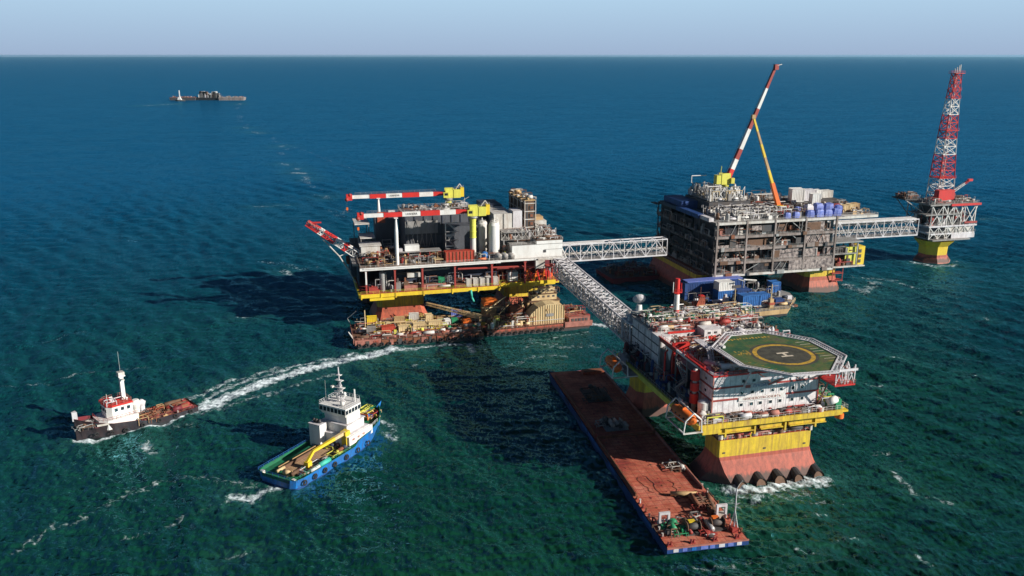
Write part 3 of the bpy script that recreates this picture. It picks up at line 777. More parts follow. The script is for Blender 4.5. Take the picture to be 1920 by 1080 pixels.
# grey turbine block, exhaust stacks, coolers, white control room at the right end
b = MB()
b.box(57.5, 66, 14, 34, 26.8, 44, 'offwhite'); b.box(66.01, 70, 13.7, 22, 34.5, 45, 'lilac_white'); b.box(57.6, 66, 34.01, 50, 26.8, 44.5, 'navy')
for k in range(5): b.box(57.4, 57.49, 15 + k * 4, 15.3 + k * 4, 27, 44, 'dark')
b.box(58, 66, 13.7, 13.98, 34.6, 35.0, 'grey'); b.box(61.8, 62.1, 13.7, 13.98, 27, 44, 'grey')
b.box(74.5, 83, 20, 30, 34, 39, 'offwhite'); b.box(76, 82, 22, 28, 39, 40.5, 'sand')
b.build('turbine_house', p1)
for k in range(5):
    b = MB(); v = 16 + k * 5.6; u = 72.0 - k * .2
    b.box(u, u + 4.4, v, v + 3.0, 34, 48.8, 'brown'); b.box(u + .5, u + 1.3, v - .12, v, 36, 48.5, 'dark')
    b.box(u - .35, u + 4.75, v - .3, v + 3.3, 48.8, 49.2, 'sand')
    for z in (37, 40.5, 44, 47.5): b.box(u - .2, u + 4.6, v - .2, v + 3.15, z, z + .35, 'offwhite')
    for z in (38.8, 42.3, 45.8): b.cbox((u + 2.9, v - .18, z), (1.9, .2, 1.9), 'dark'); b.cbox((u + 2.9, v - .3, z), (1.2, .1, 1.2), 'rust')
    for x in (u - .3, u + 4.6): b.box(x, x + .25, v - .4, v - .2, 34, 49, 'offwhite')
    b.greeble(u, u + 3.4, v, v + 2.2, 49.2, 9, 1.6, ['sand', 'offwhite', 'brown', 'steel'], 200 + k, .2)
    b.build('exhaust_stack', p1)
b = MB()
for z in (34.2, 37.5): b.box(59, 83, 6, 30, z - .25, z, 'grey') if z < 35 else b.box(60, 70, 5, 13, z - .2, z, 'grey')
for u in (60, 66, 72, 78, 83):
    for v in (6, 13, 24): b.box(u - .2, u + .2, v, v + .4, 26.8, 34.2, 'steel')
b.rail([(59, 6, 34.2), (83.5, 6, 34.2), (83.5, 30, 34.2)], 'offwhite')
b.truss_face((59, 6, 34.2), (83, 6, 34.2), (59, 6, 38.4), (83, 6, 38.4), 8, .1, 'offwhite')
b.greeble(59, 83, 6.5, 20, 34.2, 130, 4.0, IND, 19, .5)
b.greeble(58, 70, 3.5, 8, 26.8, 30, 6, IND, 20, .5)
b.build('cooler_deck', p1)
b = MB()
b.box(62.3, 73, 1.0, 9, 26.9, 32.6, 'white'); b.box(73.01, 84.5, 1.0, 9, 26.9, 34.2, 'white'); b.box(62.1, 84.7, .8, 9.2, 32.65, 32.75, 'grey')
b.box(72.8, 84.8, .8, 9.2, 34.2, 34.4, 'brown'); b.box(76.5, 84.4, .9, .995, 30.2, 30.35, 'grey'); b.box(76, 77.2, .88, .99, 29.0, 30.1, 'dark')
b.rail([(62.3, 1, 32.75), (72.5, 1, 32.75)], 'offwhite'); b.greeble(73.5, 84, 1.5, 8.5, 34.4, 26, 1.6, IND, 21)
b.build('control_room', p1)
b = MB(); b.box(73, 84.9, -1.6, .7, 26.3, 26.8, 'offwhite'); b.box(72, 76, -1.5, .5, 22.8, 26.2, 'offwhite'); b.rail([(73, -1.5, 26.8), (85, -1.5, 26.8)], 'offwhite')
b.path([(85, -1.5, 27), (88, 4, 24), (86, 8, 30)], .2, 'white'); b.build('landing', p1)

def P1w(u, v, z): return place(F1, u, v, z)
def box_crane(name, fr, u, v, zb, zc, length, label, group, ztop=None):
    """pedestal crane with a striped box boom laid level along -u"""
    e = empty(name, place(fr, u, v, zb), A0, label, 'crane', group)
    h = zc - zb
    b = MB(); b.lathe((0, 0, 0), [(1.25, 0), (1.25, h * .45)], 'offwhite', 14); b.lathe((0, 0, h * .45), [(1.3, 0), (1.3, h * .55 - 3)], 'lime', 14)
    for k in range(4): b.lathe((0, 0, h * (.45 + .12 * k)), [(1.45, 0), (1.45, .3)], 'lime', 14)
    b.build('pedestal', e)
    b = MB(); b.lathe((0, 0, h - 3), [(1.8, 0), (2.1, .3), (2.1, .9)], 'steel', 14)
    b.box(-1.6, 2.2, -1.5, -.8, h - 2, h + 2.4, 'lime'); b.box(-1.6, 2.2, .8, 1.5, h - 2, h + 2.4, 'lime'); b.box(2.2, 5.4, -1.7, 1.7, h - 2, h + 1.8, 'lime')
    b.box(5.4, 7, -1.5, 1.5, h - 1.6, h + 2.6, 'yellow'); b.rail([(2, -1.7, h + 1.8), (6.8, -1.7, h + 2.6)], 'steel')
    b.tube((3.4, 0, h + 1.8), (5.2, 0, h + 4.2), .3, 'offwhite'); b.tube((6.4, 0, h + 2.6), (5.2, 0, h + 4.2), .2, 'offwhite')
    b.build('slew_house', e)
    b = MB(); b.box(-2.8, -.4, -3.4, -1.6, h - 1.5, h + .8, 'lime'); b.box(-2.84, -2.8, -3.2, -1.8, h - .6, h + .6, 'glass'); b.box(-2.4, -.8, -3.44, -3.4, h - .5, h + .6, 'glass'); b.build('cab', e)
    b = MB(); segs = [('dull_red', .0, .13, 1.5), ('white', .13, .27, 1.9), ('red', .27, .44, 2.0), ('white', .44, .60, 1.8), ('red', .60, .76, 1.8), ('white', .76, .93, 1.5)]
    for m, a, c, w in segs:
        x0, x1 = -1.2 - length * a, -1.2 - length * c
        def rg(x, w): return [(x, -w * .42, h - w / 2), (x, w * .42, h - w / 2), (x, w * .42, h + w / 2), (x, -w * .42, h + w / 2)]
        b.loft([rg(x0, w), rg(x1, w if a else w * 1.2)][::-1], m if m != 'dull_red' else 'red')
    b.tube((-2, 0, h + 1.6), (-2 - length * .85, 0, h + 1.3), .06, 'dark', 4)
    b.rail([(-1.2 - length * .1, .7, h + 1.0), (-1.2 - length * .9, .7, h + .8)], 'steel', 1.0, 2.5, .04)
    bo = b.build('boom', e)
    letters('LIEBHERR', bo, (-1.2 - length * .52, -.79, h), (R(90), 0, 0), 1.15, 'black')
    b = MB(); x = -1.2 - length * .93
    b.box(x - 2.6, x, -.9, .9, h - 1.4, h + 1.3, 'red'); b.tube((x - 2.4, -1, h - 1), (x - 2.4, 1, h - 1), .8, 'dull_red', 10); b.tube((x - 1, -1, h + 1), (x - 1, 1, h + 1), .6, 'dull_red', 10); b.build('boom_head', e)
    b = MB(); b.tube((x - 2.4, 0, h - 1.6), (x - 2.4, 0, h - 4.6), .06, 'dark', 4); b.box(x - 2.8, x - 2, -.3, .3, h - 5.8, h - 4.6, 'orange'); b.path([(x - 2.4, 0, h - 5.8), (x - 2.1, 0, h - 6.6), (x - 2.6, 0, h - 6.8)], .12, 'dark'); b.build('hook_block', e)
    return e
box_crane('deck_crane', F1, 46.5, 5.5, 26.8, 47.4, 47.0, 'nearer striped crane, boom resting level on a white post at the front deck edge', 'pedestal cranes with red and white booms on the left platform')
box_crane('deck_crane', F1, 43.5, 45, 26.8, 48.9, 45.5, 'farther striped crane with its level boom seen higher, behind the dark clad block', 'pedestal cranes with red and white booms on the left platform')
for u, v, zt in ((14.2, 3.4, 46.2), (11.5, 44.5, 47.9)):
    b = MB(); b.lathe((u, v, 26.8), [(.75, 0), (.75, (zt - 26.8) * .72), (.35, zt - 26.8)], 'white', 12); b.box(u - .8, u + .8, v - 1, v + 1, zt, zt + .25, 'white'); b.build('boom_rest', p1)
for k, (u, v, r, h) in enumerate(((55.8, 6.5, 2.3, 15.6), (52.2, 13.5, 2.4, 15.2), (57.2, 12.0, 2.2, 15.4))):
    tank('storage_tank', P1w(u, v, 26.8), r, h, 'white' if k == 0 else 'offwhite', ('bright white upright tank standing foremost, right of the yellow crane pedestal', 'shaded upright tank at the left of the tank cluster beside the crane pedestal', 'upright tank tucked behind the brightest one against the grey turbine block')[k], 'upright tanks beside the yellow crane pedestal')
b = MB(); b.ball((0, 0, 2), 1.7, 'blue', 12); b.box(-1, 1, -1, 1, 0, 1, 'dark'); tag(b.build('pressure_vessel', None, P1w(50.8, 3, 26.8), A0), 'blue round vessel at the foot of the upright white tanks', 'vessel')
tank('upright_tank', P1w(8, 4, 16.15), 1.4, 8.3, 'steel', 'grey upright tank standing between the two decks at the left end')
for k in range(5):
    container('equipment_cabinet', P1w(43.6 + k * 2.9, 1.9, 16.15), A0, (2.2, 2.3, 3.3), 'offwhite', ('leftmost', 'second from left', 'middle', 'fourth from left', 'rightmost')[k] + ' of five pale cabinets on the lower deck edge above the yellow girder', 'row of five pale cabinets on the lower deck', 'cabinet')
container('store_box', P1w(32.2, 3, 18.25), A0, (2.5, 2.0, 2.3), 'green', 'green box on the lower deck of the leftmost platform', None)
container('store_box', P1w(63.7, 6.5, 16.15), A0, (4.4, 3, 4.1), 'white', 'white box between the decks, below the white control room', None)
for k in range(3):
    b = MB(); b.tube((0, -1.3, 1.5), (0, 1.3, 1.5), 1.45, 'steel', 14); b.tube((0, -1.4, 1.5), (0, -1.3, 1.5), 1.0, 'grey', 12); b.box(-1.3, 1.3, -1, 1, 0, .6, 'dark')
    tag(b.build('cable_drum', None, P1w(58.0 + k * 2.7 - 1.5, 1.7 - .1 * k, 26.8), A0), ('grey round drum nearest the white tanks on the deck edge', 'middle one of three grey round drums on the deck edge', 'grey round drum next to the white control room')[k], 'drum', 'three grey round drums on the front deck edge')

# ================================================================== PROCESSING PLATFORM (centre right, sheeted)
F2 = (93, 381)
p2 = empty('processing_platform', (F2[0], F2[1], 0), A0, 'tall grey five storey platform wrapped in sheeting with clutter and blue tarps on its roof', 'oil platform')
caisson(p2, -6, 13, 4, 57, 9.0, 11.3, 3.4, lower='hull_red')
caisson(p2, 50, 67, 2, 22, 7.2, 10.6, 2.6, lower='hull_orange')
caisson(p2, 50, 67, 38, 57, 7.2, 10.6, 2.6, lower='hull_orange')
zs = [12.0, 17.8, 24.0, 29.9, 36.4]
for k, z in enumerate(zs):
    b = MB()
    x1 = 62 if k < 4 else 84
    b.box(-.5, x1, -.2, 62, z - .8, z, 'grey')
    b.box(-.8, min(x1, 76 if k == 4 else x1), -.75, -.2, z - 1.0, z + .1, 'offwhite' if k in (0, 4) else 'girder')
    b.box(-1.1, -.52, -.2, 62, z - .9, z, 'dark')
    if k == 4: b.box(66, 84, -.74, 3, z - .9, z + .2, 'offwhite')
    b.build('deck', p2)
for u in (.2, 15, 29.5, 45.5, 61.8):
    b = MB(); b.box(u - .4, u + .4, -1.0, -.2, 8.8 if u < 1 else 12, 37.0, 'girder'); b.build('deck_post', p2)
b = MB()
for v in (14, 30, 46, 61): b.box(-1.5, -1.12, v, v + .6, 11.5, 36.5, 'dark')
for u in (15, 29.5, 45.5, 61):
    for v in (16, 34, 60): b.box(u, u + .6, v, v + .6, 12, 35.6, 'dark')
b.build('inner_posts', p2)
b = MB()  # sheeting and inner walls on the front
for x0, x1, z0, z1, v, m in ((47, 56, 29.9, 35.3, .3, 'sheeting'), (59, 61, 29.9, 35.3, .5, 'sheeting'), (46.4, 61, 24.2, 28.8, .4, 'sheeting'), (38, 44.8, 18, 23.0, .5, 'sheeting'),
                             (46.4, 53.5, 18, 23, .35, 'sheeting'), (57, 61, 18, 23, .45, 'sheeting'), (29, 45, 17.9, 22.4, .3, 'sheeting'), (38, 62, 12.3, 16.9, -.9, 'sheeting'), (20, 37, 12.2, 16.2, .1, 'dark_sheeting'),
                             (16, 28, 24.0, 24.6, .1, 'sheeting'), (1, 14, 24.0, 25.8, .1, 'sheeting'), (1, 14, 18.0, 19.6, .1, 'sheeting')):
    b.box(x0, x1, v, v + .15, z0, z1, m)
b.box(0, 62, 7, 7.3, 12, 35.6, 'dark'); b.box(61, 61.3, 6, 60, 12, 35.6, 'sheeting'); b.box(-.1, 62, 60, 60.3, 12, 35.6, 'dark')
b.build('scaffold_sheeting', p2)
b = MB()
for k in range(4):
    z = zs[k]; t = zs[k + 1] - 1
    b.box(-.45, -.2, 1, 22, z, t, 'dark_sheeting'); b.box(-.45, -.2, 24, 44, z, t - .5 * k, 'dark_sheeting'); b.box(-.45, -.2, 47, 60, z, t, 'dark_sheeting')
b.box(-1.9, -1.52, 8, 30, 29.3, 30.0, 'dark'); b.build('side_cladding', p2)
b = MB()
for k in range(4): b.greeble(.6, 61, .6, 6.5, zs[k], 120, 4.8, ['dark', 'brown', 'steel', 'grey', 'rust', 'dark', 'rust_pink', 'offwhite'], 30 + k, .45)
b.box(17, 28, 1, 5, 24.3, 27.5, 'brown'); b.box(2, 7, .6, 4, 30.2, 32.5, 'rust_pink')
b.build('process_equipment', p2)
b = MB()
for k in range(4):
    b.greeble(-2.8, -1.9, 2, 60, zs[k], 26, 3.8, ['dark', 'navy', 'grey', 'brown'], 35 + k, .7)
    b.rail([(-2.8, 1, zs[k]), (-2.8, 61, zs[k])], 'girder', 1.1, 2.2); b.beam((-1.7, 2, zs[k] + .2), (-1.7, 60, zs[k] + .2), .4, 'grey'); b.greeble(-2.6, -1.9, 2, 60, zs[k], 22, 4.4, ['grey', 'girder', 'steel'], 300 + k, .8)
b.build('side_walkway', p2)
b = MB(); g = random.Random(77)
for k in range(70):
    u = g.uniform(0, 60); j = g.randrange(4); z = zs[j]; zt = zs[j + 1] - 1; m = g.choice(['brown', 'girder', 'dark', 'steel', 'rust', 'girder'])
    t = g.random()
    if t < .35: b.beam((u, -.3, z), (min(61, u + g.uniform(-4, 4)), -.3, zt), .2, m)
    elif t < .6: b.box(u, min(61, u + g.uniform(2, 7)), -.1, .1, z + g.uniform(.2, 3), z + g.uniform(3, 4.6), g.choice(['sheeting', 'dark_sheeting', 'brown', 'dark']))
    elif t < .85: b.tube((u, -.5, z + g.uniform(.4, 4.4)), (min(61, u + g.uniform(3, 10)), -.5, z + g.uniform(.4, 4.4)), .12, m, 5)
    else: b.box(u, u + g.uniform(1, 4), -1.4, -.76, z - .9, z + g.uniform(.2, 1.2), m)
b.build('scaffolding', p2)
b = MB()
for k in range(4): b.rail([(0, -.8, zs[k]), (62, -.8, zs[k])], 'steel', 1.1, 2.0)
b.rail([(-1, -.6, 36.4), (84, -.6, 36.4)], 'offwhite', 1.2, 2.0); b.rail([(84, 0, 36.4), (84, 30, 36.4)], 'offwhite', 1.2)
for (x, z, x2, z2) in ((29.5, 24, 34, 29), (45.5, 24, 39, 29), (45.5, 30, 38, 35.6), (15, 12.4, 24, 17)): b.beam((x, .2, z), (x2, .2, z2), .3, 'steel')
b.build('guard_rail', p2)
b = MB()
b.box(62.3, 76, .5, 12, 17.8, 18.3, 'grey'); b.box(62.3, 80, -.2, 10, 11.5, 12.0, 'offwhite'); b.box(62.3, 78, 0, 10, 23.5, 24, 'steel')
for x in (75.4,):
    b.box(x, x + .5, .6, 1.1, 12, 24, 'steel')
b.box(70, 77, 2, 9, 12.0, 17.5, 'dark'); b.box(77.05, 80.5, 1.5, 9, 12.1, 21.0, 'yellow'); b.box(70, 76.9, 1.8, 1.98, 12.2, 21, 'lime')
for z in (13, 15.5, 18): b.box(77.3, 78.6, 1.35, 1.49, z, z + 1.6, 'dark')
b.greeble(63, 75, 1, 6, 12, 50, 5, ['dull_red', 'rust', 'dark', 'brown'], 41); b.greeble(63, 76, 1, 6, 18.3, 40, 5, ['dark', 'brown', 'grey'], 42)
b.box(63, 69, .4, 4, 8.4, 8.8, 'dull_red'); b.box(63, 69, .4, 4, 4.8, 5.2, 'dull_red')
for u in (63.2, 68.6): b.box(u, u + .3, .6, .9, 4.4, 11.5, 'dull_red')
b.build('stair_tower', p2)
b = MB()   # roof clutter: pipe racks
b.box(8, 30, 24, 50, 36.4, 41.5, 'dark'); b.box(10, 29, 26, 48, 41.5, 42.0, 'steel')
b.greeble(8, 28, 24, 48, 42.0, 210, 6.5, ['lilac_white', 'offwhite', 'steel', 'white', 'grey', 'cream'], 43, .55)
b.truss_face((9, 25, 42), (27, 25, 42), (9, 25, 48.5), (27, 25, 48.5), 5, .14, 'white')
b.truss_face((9, 25, 42), (9, 45, 42), (9, 25, 48.5), (9, 45, 48.5), 5, .14, 'grey')
b.path([(9, 46, 48), (9, 46, 51.5), (17, 46, 51.5)], .2, 'white'); b.path([(21, 44, 51), (27, 44, 51), (27, 44, 45)], .2, 'white')
b.build('upper_pipe_rack', p2)
b = MB()
for k in range(7): b.tube((12, 6 + k * 2.6, 38.5 + (k % 3)), (36, 6 + k * 2.6, 38.6 + (k % 3)), .22, 'offwhite', 6)
for u in (12, 18, 24, 30, 36):
    for v in (6, 14, 22): b.beam((u, v, 36.4), (u, v, 41), .3, 'lilac_white')
    b.beam((u, 6, 41), (u, 22, 41), .3, 'lilac_white')
b.greeble(4, 44, 2, 24, 36.4, 260, 4.4, ['lilac_white', 'offwhite', 'steel', 'white', 'grey', 'brown'], 44, .55)
b.build('pipe_rack', p2)
b = MB()
b.greeble(32, 48, 3, 32, 36.4, 130, 4.2, ['brown', 'rust', 'dark', 'dull_red', 'grey', 'offwhite'], 45, .4)
b.greeble(66, 83, 2, 26, 36.6, 50, 2.2, ['cream', 'sand', 'offwhite', 'grey', 'brown'], 46, .3)
b.greeble(38, 60, 26, 55, 36.4, 90, 5.2, ['offwhite', 'steel', 'grey', 'brown'], 47, .4)
b.lathe((37, 30, 36.4), [(1, 0), (1, 6), (.1, 6.4)], 'white', 10); b.lathe((48, 28, 36.4), [(1, 0), (1, 7.5), (.1, 8)], 'white', 10)
b.box(38, 50, 34, 36, 42.5, 42.8, 'offwhite'); b.box(38, 48, 22, 23, 40.6, 40.9, 'offwhite')
b.box(51, 81, 24, 36, 36.5, 40.0, 'dark'); b.box(56.5, 63, 13, 17.5, 36.5, 40.0, 'grey'); b.greeble(50, 82, 20, 24, 36.5, 60, 4, ['offwhite', 'grey', 'brown', 'steel'], 49, .4)
b.build('roof_equipment', p2)
b = MB()
b.box(-2.5, -.2, 3, 12, 36.5, 38.2, 'lilac_white'); b.box(-3.5, -.4, 12.2, 36, 36.5, 38.4, 'dark_blue'); b.box(-3.2, -.4, 37, 56, 36.5, 38.0, 'navy')
for v in range(13, 36, 3): b.box(-3.58, -3.5, v, v + .12, 36.6, 38.5, 'navy')
b.box(-6, -3.5, 54, 61, 36.2, 36.6, 'dark'); b.box(-1, 8, 36, 56, 36.5, 40.5, 'dark_blue')
b.build('blue_tarpaulin', p2)
def P2w(u, v, z): return place(F2, u, v, z)
def bundle(u, v, z, d, m, rz, seed, label, group, cat):
    """goods lashed under a tarp: lumpy box"""
    g = random.Random(seed); b = MB(); n = 10
    rings = []
    for z_, s_ in ((0, 1), (.35, 1.04), (.75, .96), (.95, .8), (1.0, .45)):
        rings.append([(d[0] / 2 * s_ * (abs(math.cos(a)) ** .45) * math.copysign(1, math.cos(a)) * g.uniform(.92, 1.06),
                       d[1] / 2 * s_ * (abs(math.sin(a)) ** .45) * math.copysign(1, math.sin(a)) * g.uniform(.92, 1.06), d[2] * z_ * g.uniform(.94, 1.05) if z_ else 0)
                      for a in [2 * math.pi * (k + .5) / n for k in range(n)]])
    b.loft(rings, m)
    for t in (-.25, .25): b.box(d[0] * t - .05, d[0] * t + .05, -d[1] * .53, d[1] * .53, d[2] * .3, d[2] * .34, 'offwhite')
    o = b.build('wrapped_bundle', None, P2w(u, v, z), A0 + rz); return tag(o, label, cat, group)
bl = [(49.5, 3.5, 4.2, 3.2, 3.2), (54, 3, 4.6, 3.4, 3.6), (59, 3.4, 4.6, 3.4, 3.2), (64, 3.6, 4.4, 3.2, 3.4), (52, 8.5, 4.6, 3.6, 5.0), (57.5, 9, 5, 4, 5.2), (63, 9, 5, 4, 5.0), (47, 9, 3.4, 3, 3.8), (42, 3, 3.2, 2.6, 2.8), (37.5, 3.2, 3.2, 2.6, 2.6), (68, 8, 3.6, 3.2, 4.0)]
pl = ['above the second post from the right', 'left of the middle of the front row', 'right of the middle of the front row', 'at the right end of the front row', 'in the back row, tall, behind the left pair', 'in the back row, tallest', 'in the back row beside the maroon tank', 'at the left end of the back row', 'standing alone left of the front row', 'farthest left along the roof edge', 'at the right end of the back row']
for k, (u, v, dx, dy, dz) in enumerate(bl):
    bundle(u, v, 36.5, (dx, dy, dz), 'tarp_blue' if k != 4 else 'lilac_white', (k * 37 % 10 - 5) * .03, 50 + k, ('pale' if k == 4 else 'blue') + ' wrapped bundle on the platform roof, ' + pl[k], 'blue wrapped bundles on the roof edge', 'bundle')
wh = [(55, 24, 6.5, 4, 6.6, 'white', 'tallest white roof cabin, at the left of the white group'), (59.5, 15, 4.4, 3.2, 5.2, 'white', 'white roof box right above the blue bundles, nearest the edge'), (63, 26, 6.5, 4.2, 5.4, 'lilac_white', 'white roof cabin second from the left in the back'), (70, 30, 5, 3.6, 4.4, 'white', 'white roof box at the back, right of the middle'), (77, 32, 6, 3.6, 3.6, 'offwhite', 'low off-white roof box at the right end of the back row')]
for k, (u, v, dx, dy, dz, m, lb) in enumerate(wh):
    container('roof_cabin', P2w(u, v, 40.2), A0 + .04 * (k - 2), (dx, dy, dz), m, lb, 'white cabins on the sheeted platform roof', 'cabin')
b = MB(); b.tube((-3, 0, 2.0), (3, 0, 2.0), 1.7, 'maroon', 14); b.ball((-3, 0, 2.0), 1.68, 'maroon', 12); b.ball((3, 0, 2.0), 1.68, 'maroon', 12); b.box(-2.5, -1.9, -1.3, 1.3, 0, 1, 'dark'); b.box(1.9, 2.5, -1.3, 1.3, 0, 1, 'dark')
tag(b.build('pressure_vessel', None, P2w(69.5, 14, 36.5), A0 + .2), 'dark maroon horizontal tank on the roof right of the blue bundles', 'vessel')
for k, (u, v, z, m) in enumerate(((73, 10, 36.6, 'cream'), (77.5, 12, 36.6, 'cream'), (81.5, 14, 36.6, 'sand'))):
    container('crate', P2w(u, v, z), A0, (3.4, 3, 3.4), m, ('cream crate nearest the maroon tank on the platform roof', 'middle cream crate at the right end of the platform roof', 'sandy crate standing rightmost on the platform roof')[k], 'cream crates at the right end of the roof', 'crate')

def boom_between(b, a, c, w0, w1, cols):
    """box boom with striped segments, four sided taper"""
    a = Vector(a); c = Vector(c); d = (c - a).normalized(); sx = d.cross(Vector((0, 1, 0))).normalized(); uy = sx.cross(d).normalized(); n = len(cols)
    def rg(t):
        w = (w0 + (w1 - w0) * t) / 2; p = a.lerp(c, t)
        return [p + sx * (w * i) + uy * (w * j) for i, j in ((-1, -1), (1, -1), (1, 1), (-1, 1))]
    for k, m in enumerate(cols): b.loft([rg(k / n), rg((k + 1) / n)], m)
e = empty('roof_crane', P2w(23.5, 38, 42), A0, 'crane with raised red and white box boom on a lime yellow pedestal', 'crane')
b = MB(); b.lathe((0, 0, 0), [(1.7, 0), (1.5, 3), (1.9, 6)], 'lime', 12); b.build('pedestal', e)
b = MB(); b.box(-3.0, 1.8, -1.8, -1, 6, 11.5, 'lime'); b.box(-3.0, 1.8, 1, 1.8, 6, 11.5, 'lime'); b.box(-5.6, -3.0, -1.6, 1.6, 6.2, 10.6, 'lime'); b.tube((-3, 0, 10), (-2.6, 0, 15), .2, 'lime'); b.rail([(-5.4, -1.6, 10.6), (-3, -1.6, 10.6)], 'steel')
b.build('slew_house', e)
b = MB(); b.box(1.6, 3.4, -3, -1.4, 6.5, 9.2, 'lime'); b.box(3.4, 3.45, -2.8, -1.6, 7.5, 9, 'glass'); b.build('cab', e)
b = MB(); boom_between(b, (1.0, 0, 8.5), (22.8, 0, 62), 2.3, 1.1, ['red', 'white', 'dull_red', 'white', 'white', 'dull_red', 'dull_red', 'white', 'white', 'dull_red', 'dull_red'])
b.tube((0.2, 1.4, 11), (22, .6, 62), .07, 'dark', 4); b.build('boom', e)
b = MB(); b.box(22.2, 24.2, -.9, .9, 61.0, 63.6, 'dull_red'); b.tube((23.4, -.8, 63), (26, -.4, 63.6), .2, 'offwhite'); b.build('boom_head', e)
b = MB(); b.tube((12.2, 0, 36), (24, 0, 63), .05, 'dark', 4); b.build('hoist_rope', e)
e = empty('mobile_crane', P2w(43.2, 19, 36.5), A0, 'orange yellow crawler crane on the roof with its thin boom leaning left', 'crane')
b = MB(); b.box(-2.8, 2.8, -2.2, -1.2, 0, 1.1, 'dark'); b.box(-2.8, 2.8, 1.2, 2.2, 0, 1.1, 'dark'); b.box(-2, 2, -1.2, 1.2, .5, 1.3, 'orange'); b.build('crawler', e)
b = MB(); b.box(-2.4, 2.8, -1.6, 1.6, 1.3, 3.2, 'yellow'); b.box(1.5, 3.2, -1.5, 1.5, 1.4, 3.6, 'orange'); b.build('superstructure', e)
b = MB(); b.box(-2.8, -1.0, -2.2, -1.62, 1.4, 3.6, 'yellow'); b.box(-2.7, -1.1, -2.24, -2.2, 2.3, 3.4, 'glass'); b.build('cab', e)
b = MB(); boom_between(b, (-.8, 0, 2.8), (-4.6, 1, 14), 2.0, 1.7, ['orange', 'orange']); boom_between(b, (-4.6, 1, 14), (-15.6, 3.5, 44.8), 1.25, .85, ['yellow', 'sand', 'yellow', 'sand', 'yellow']); b.build('boom', e)
b = MB(); b.cbox((-15.8, 3.5, 45.4), (1.8, 1.4, 1.8), 'sand'); b.build('boom_head', e)

# ================================================================== FLARE PLATFORM (far right)
F3 = (233, 458)
fl = empty('flare_platform', (F3[0], F3[1], 0), A0, 'small single column platform carrying the tall red and white flare tower, far right', 'oil platform')
b = MB(); c0 = 1.5
def oct_(r, z, cx=c0, cy=4): return [(cx + r * math.cos(R(22.5 + 45 * k)), cy + r * math.sin(R(22.5 + 45 * k)), z) for k in range(8)]
b.loft([oct_(10.6, -1.5), oct_(9.6, .6), oct_(7.8, 3.0), oct_(7.6, 4.2)], ['rust_pink', 'hull_red', 'hull_red'])
b.loft([oct_(7.55, 4.2), oct_(7.7, 8.8), oct_(10.8, 12.2)], 'yellow', cap0=False)
b.build('column', fl)
b = MB()
b.box(-9, 15, -7, 15, 13.2, 13.9, 'grey'); b.box(-9, 19, -5, 15, 16.2, 17.0, 'lilac_white'); b.box(-11, 19.5, -5.4, 15, 20.4, 21.2, 'lilac_white'); b.box(-12, 19.5, -5.8, 15, 32.2, 33.0, 'grey'); b.box(1, 20, -6.2, -5.81, 31.8, 33.0, 'red')
b.box(-22, -12.02, 2, 13, 34.6, 35.2, 'dark'); b.box(-14, 8, -5.5, 8, 27, 27.6, 'grey'); b.box(11, 19, -5.9, -5.45, 22.0, 23.0, 'dull_red'); b.box(4, 19, -5.3, -5.05, 13.9, 16.2, 'lilac_white'); b.box(2, 17, -4.6, 4, 17.0, 20.4, 'offwhite')
b.build('deck', fl)
b = MB()
for a in (-10, 0, 9, 18):
    for v in (-4.8, 14): b.beam((a, v, 13.9), (a, v, 32.2), .5, 'offwhite')
b.truss_face((-10, -4.9, 21.2), (18, -4.9, 21.2), (-10, -4.9, 32.2), (18, -4.9, 32.2), 4, .22, 'white')
b.truss_face((-10, -4.9, 21.2), (-10, 14, 21.2), (-10, -4.9, 32.2), (-10, 14, 32.2), 2, .22, 'grey')
b.truss_face((-10, -4.9, 13.9), (18, -4.9, 13.9), (-10, -4.9, 20.4), (18, -4.9, 20.4), 5, .2, 'white')
b.beam((-21, 3, 34.6), (-10, 0, 27), .4, 'offwhite'); b.beam((-20, 12, 34.6), (-10, 12, 24), .4, 'grey'); b.beam((19, -4.9, 32), (15, -4.9, 21.2), .35, 'white')
b.build('truss_frame', fl)
b = MB(); b.greeble(-11, 16, -4.5, 8, 21.2, 200, 8, ['lilac_white', 'dark', 'steel', 'dull_red', 'grey', 'brown'], 60, .5)
b.greeble(-21, -13, 3, 12, 35.2, 70, 3, ['dark', 'brown', 'grey', 'steel', 'rust'], 61, .5); b.greeble(-12, 18, -5, 8, 33, 110, 3.2, ['dull_red', 'grey', 'steel', 'offwhite', 'brown'], 62, .5)
b.greeble(-9, 17, -4.6, 4, 13.9, 60, 2.4, ['dark', 'grey', 'offwhite'], 63); b.box(-8, 4, -3, 8, 21.3, 31, 'dark')
b.build('deck_equipment', fl)
b = MB()
for z in (17.0, 21.2, 33.0): b.rail([(-11, -5.2, z), (19.3, -5.2, z), (19.3, 12, z)], 'offwhite', 1.2, 1.8)
b.rail([(-22, 2.2, 35.2), (-13, 2.2, 35.2)], 'grey', 1.2, 1.5); b.build('guard_rail', fl)
e = empty('flare_tower', place(F3, 3.2, 6, 33), A0, 'tall tapering lattice tower banded red and white on the far right platform', 'tower')
Ht = 67.5
bands = ['white', 'white', 'white', 'red', 'red', 'red', 'white', 'white', 'red', 'red', 'red', 'white', 'white', 'red', 'red', 'red']
def tw(t): return 5.4 * (1 - t) + 1.9 * t
def tp(t, i):
    w = tw(t); s_ = ((-1, -1), (1, -1), (1, 1), (-1, 1))[i]
    return Vector((s_[0] * w - 1.8 * t + 2.2 * t * t, s_[1] * w * .8, t * Ht))
n = len(bands)
groups = [(0, 3, 'lower_white_section'), (3, 6, 'lower_red_section'), (6, 8, 'middle_white_section'), (8, 11, 'middle_red_section'), (11, 13, 'upper_white_section'), (13, 16, 'upper_red_section')]
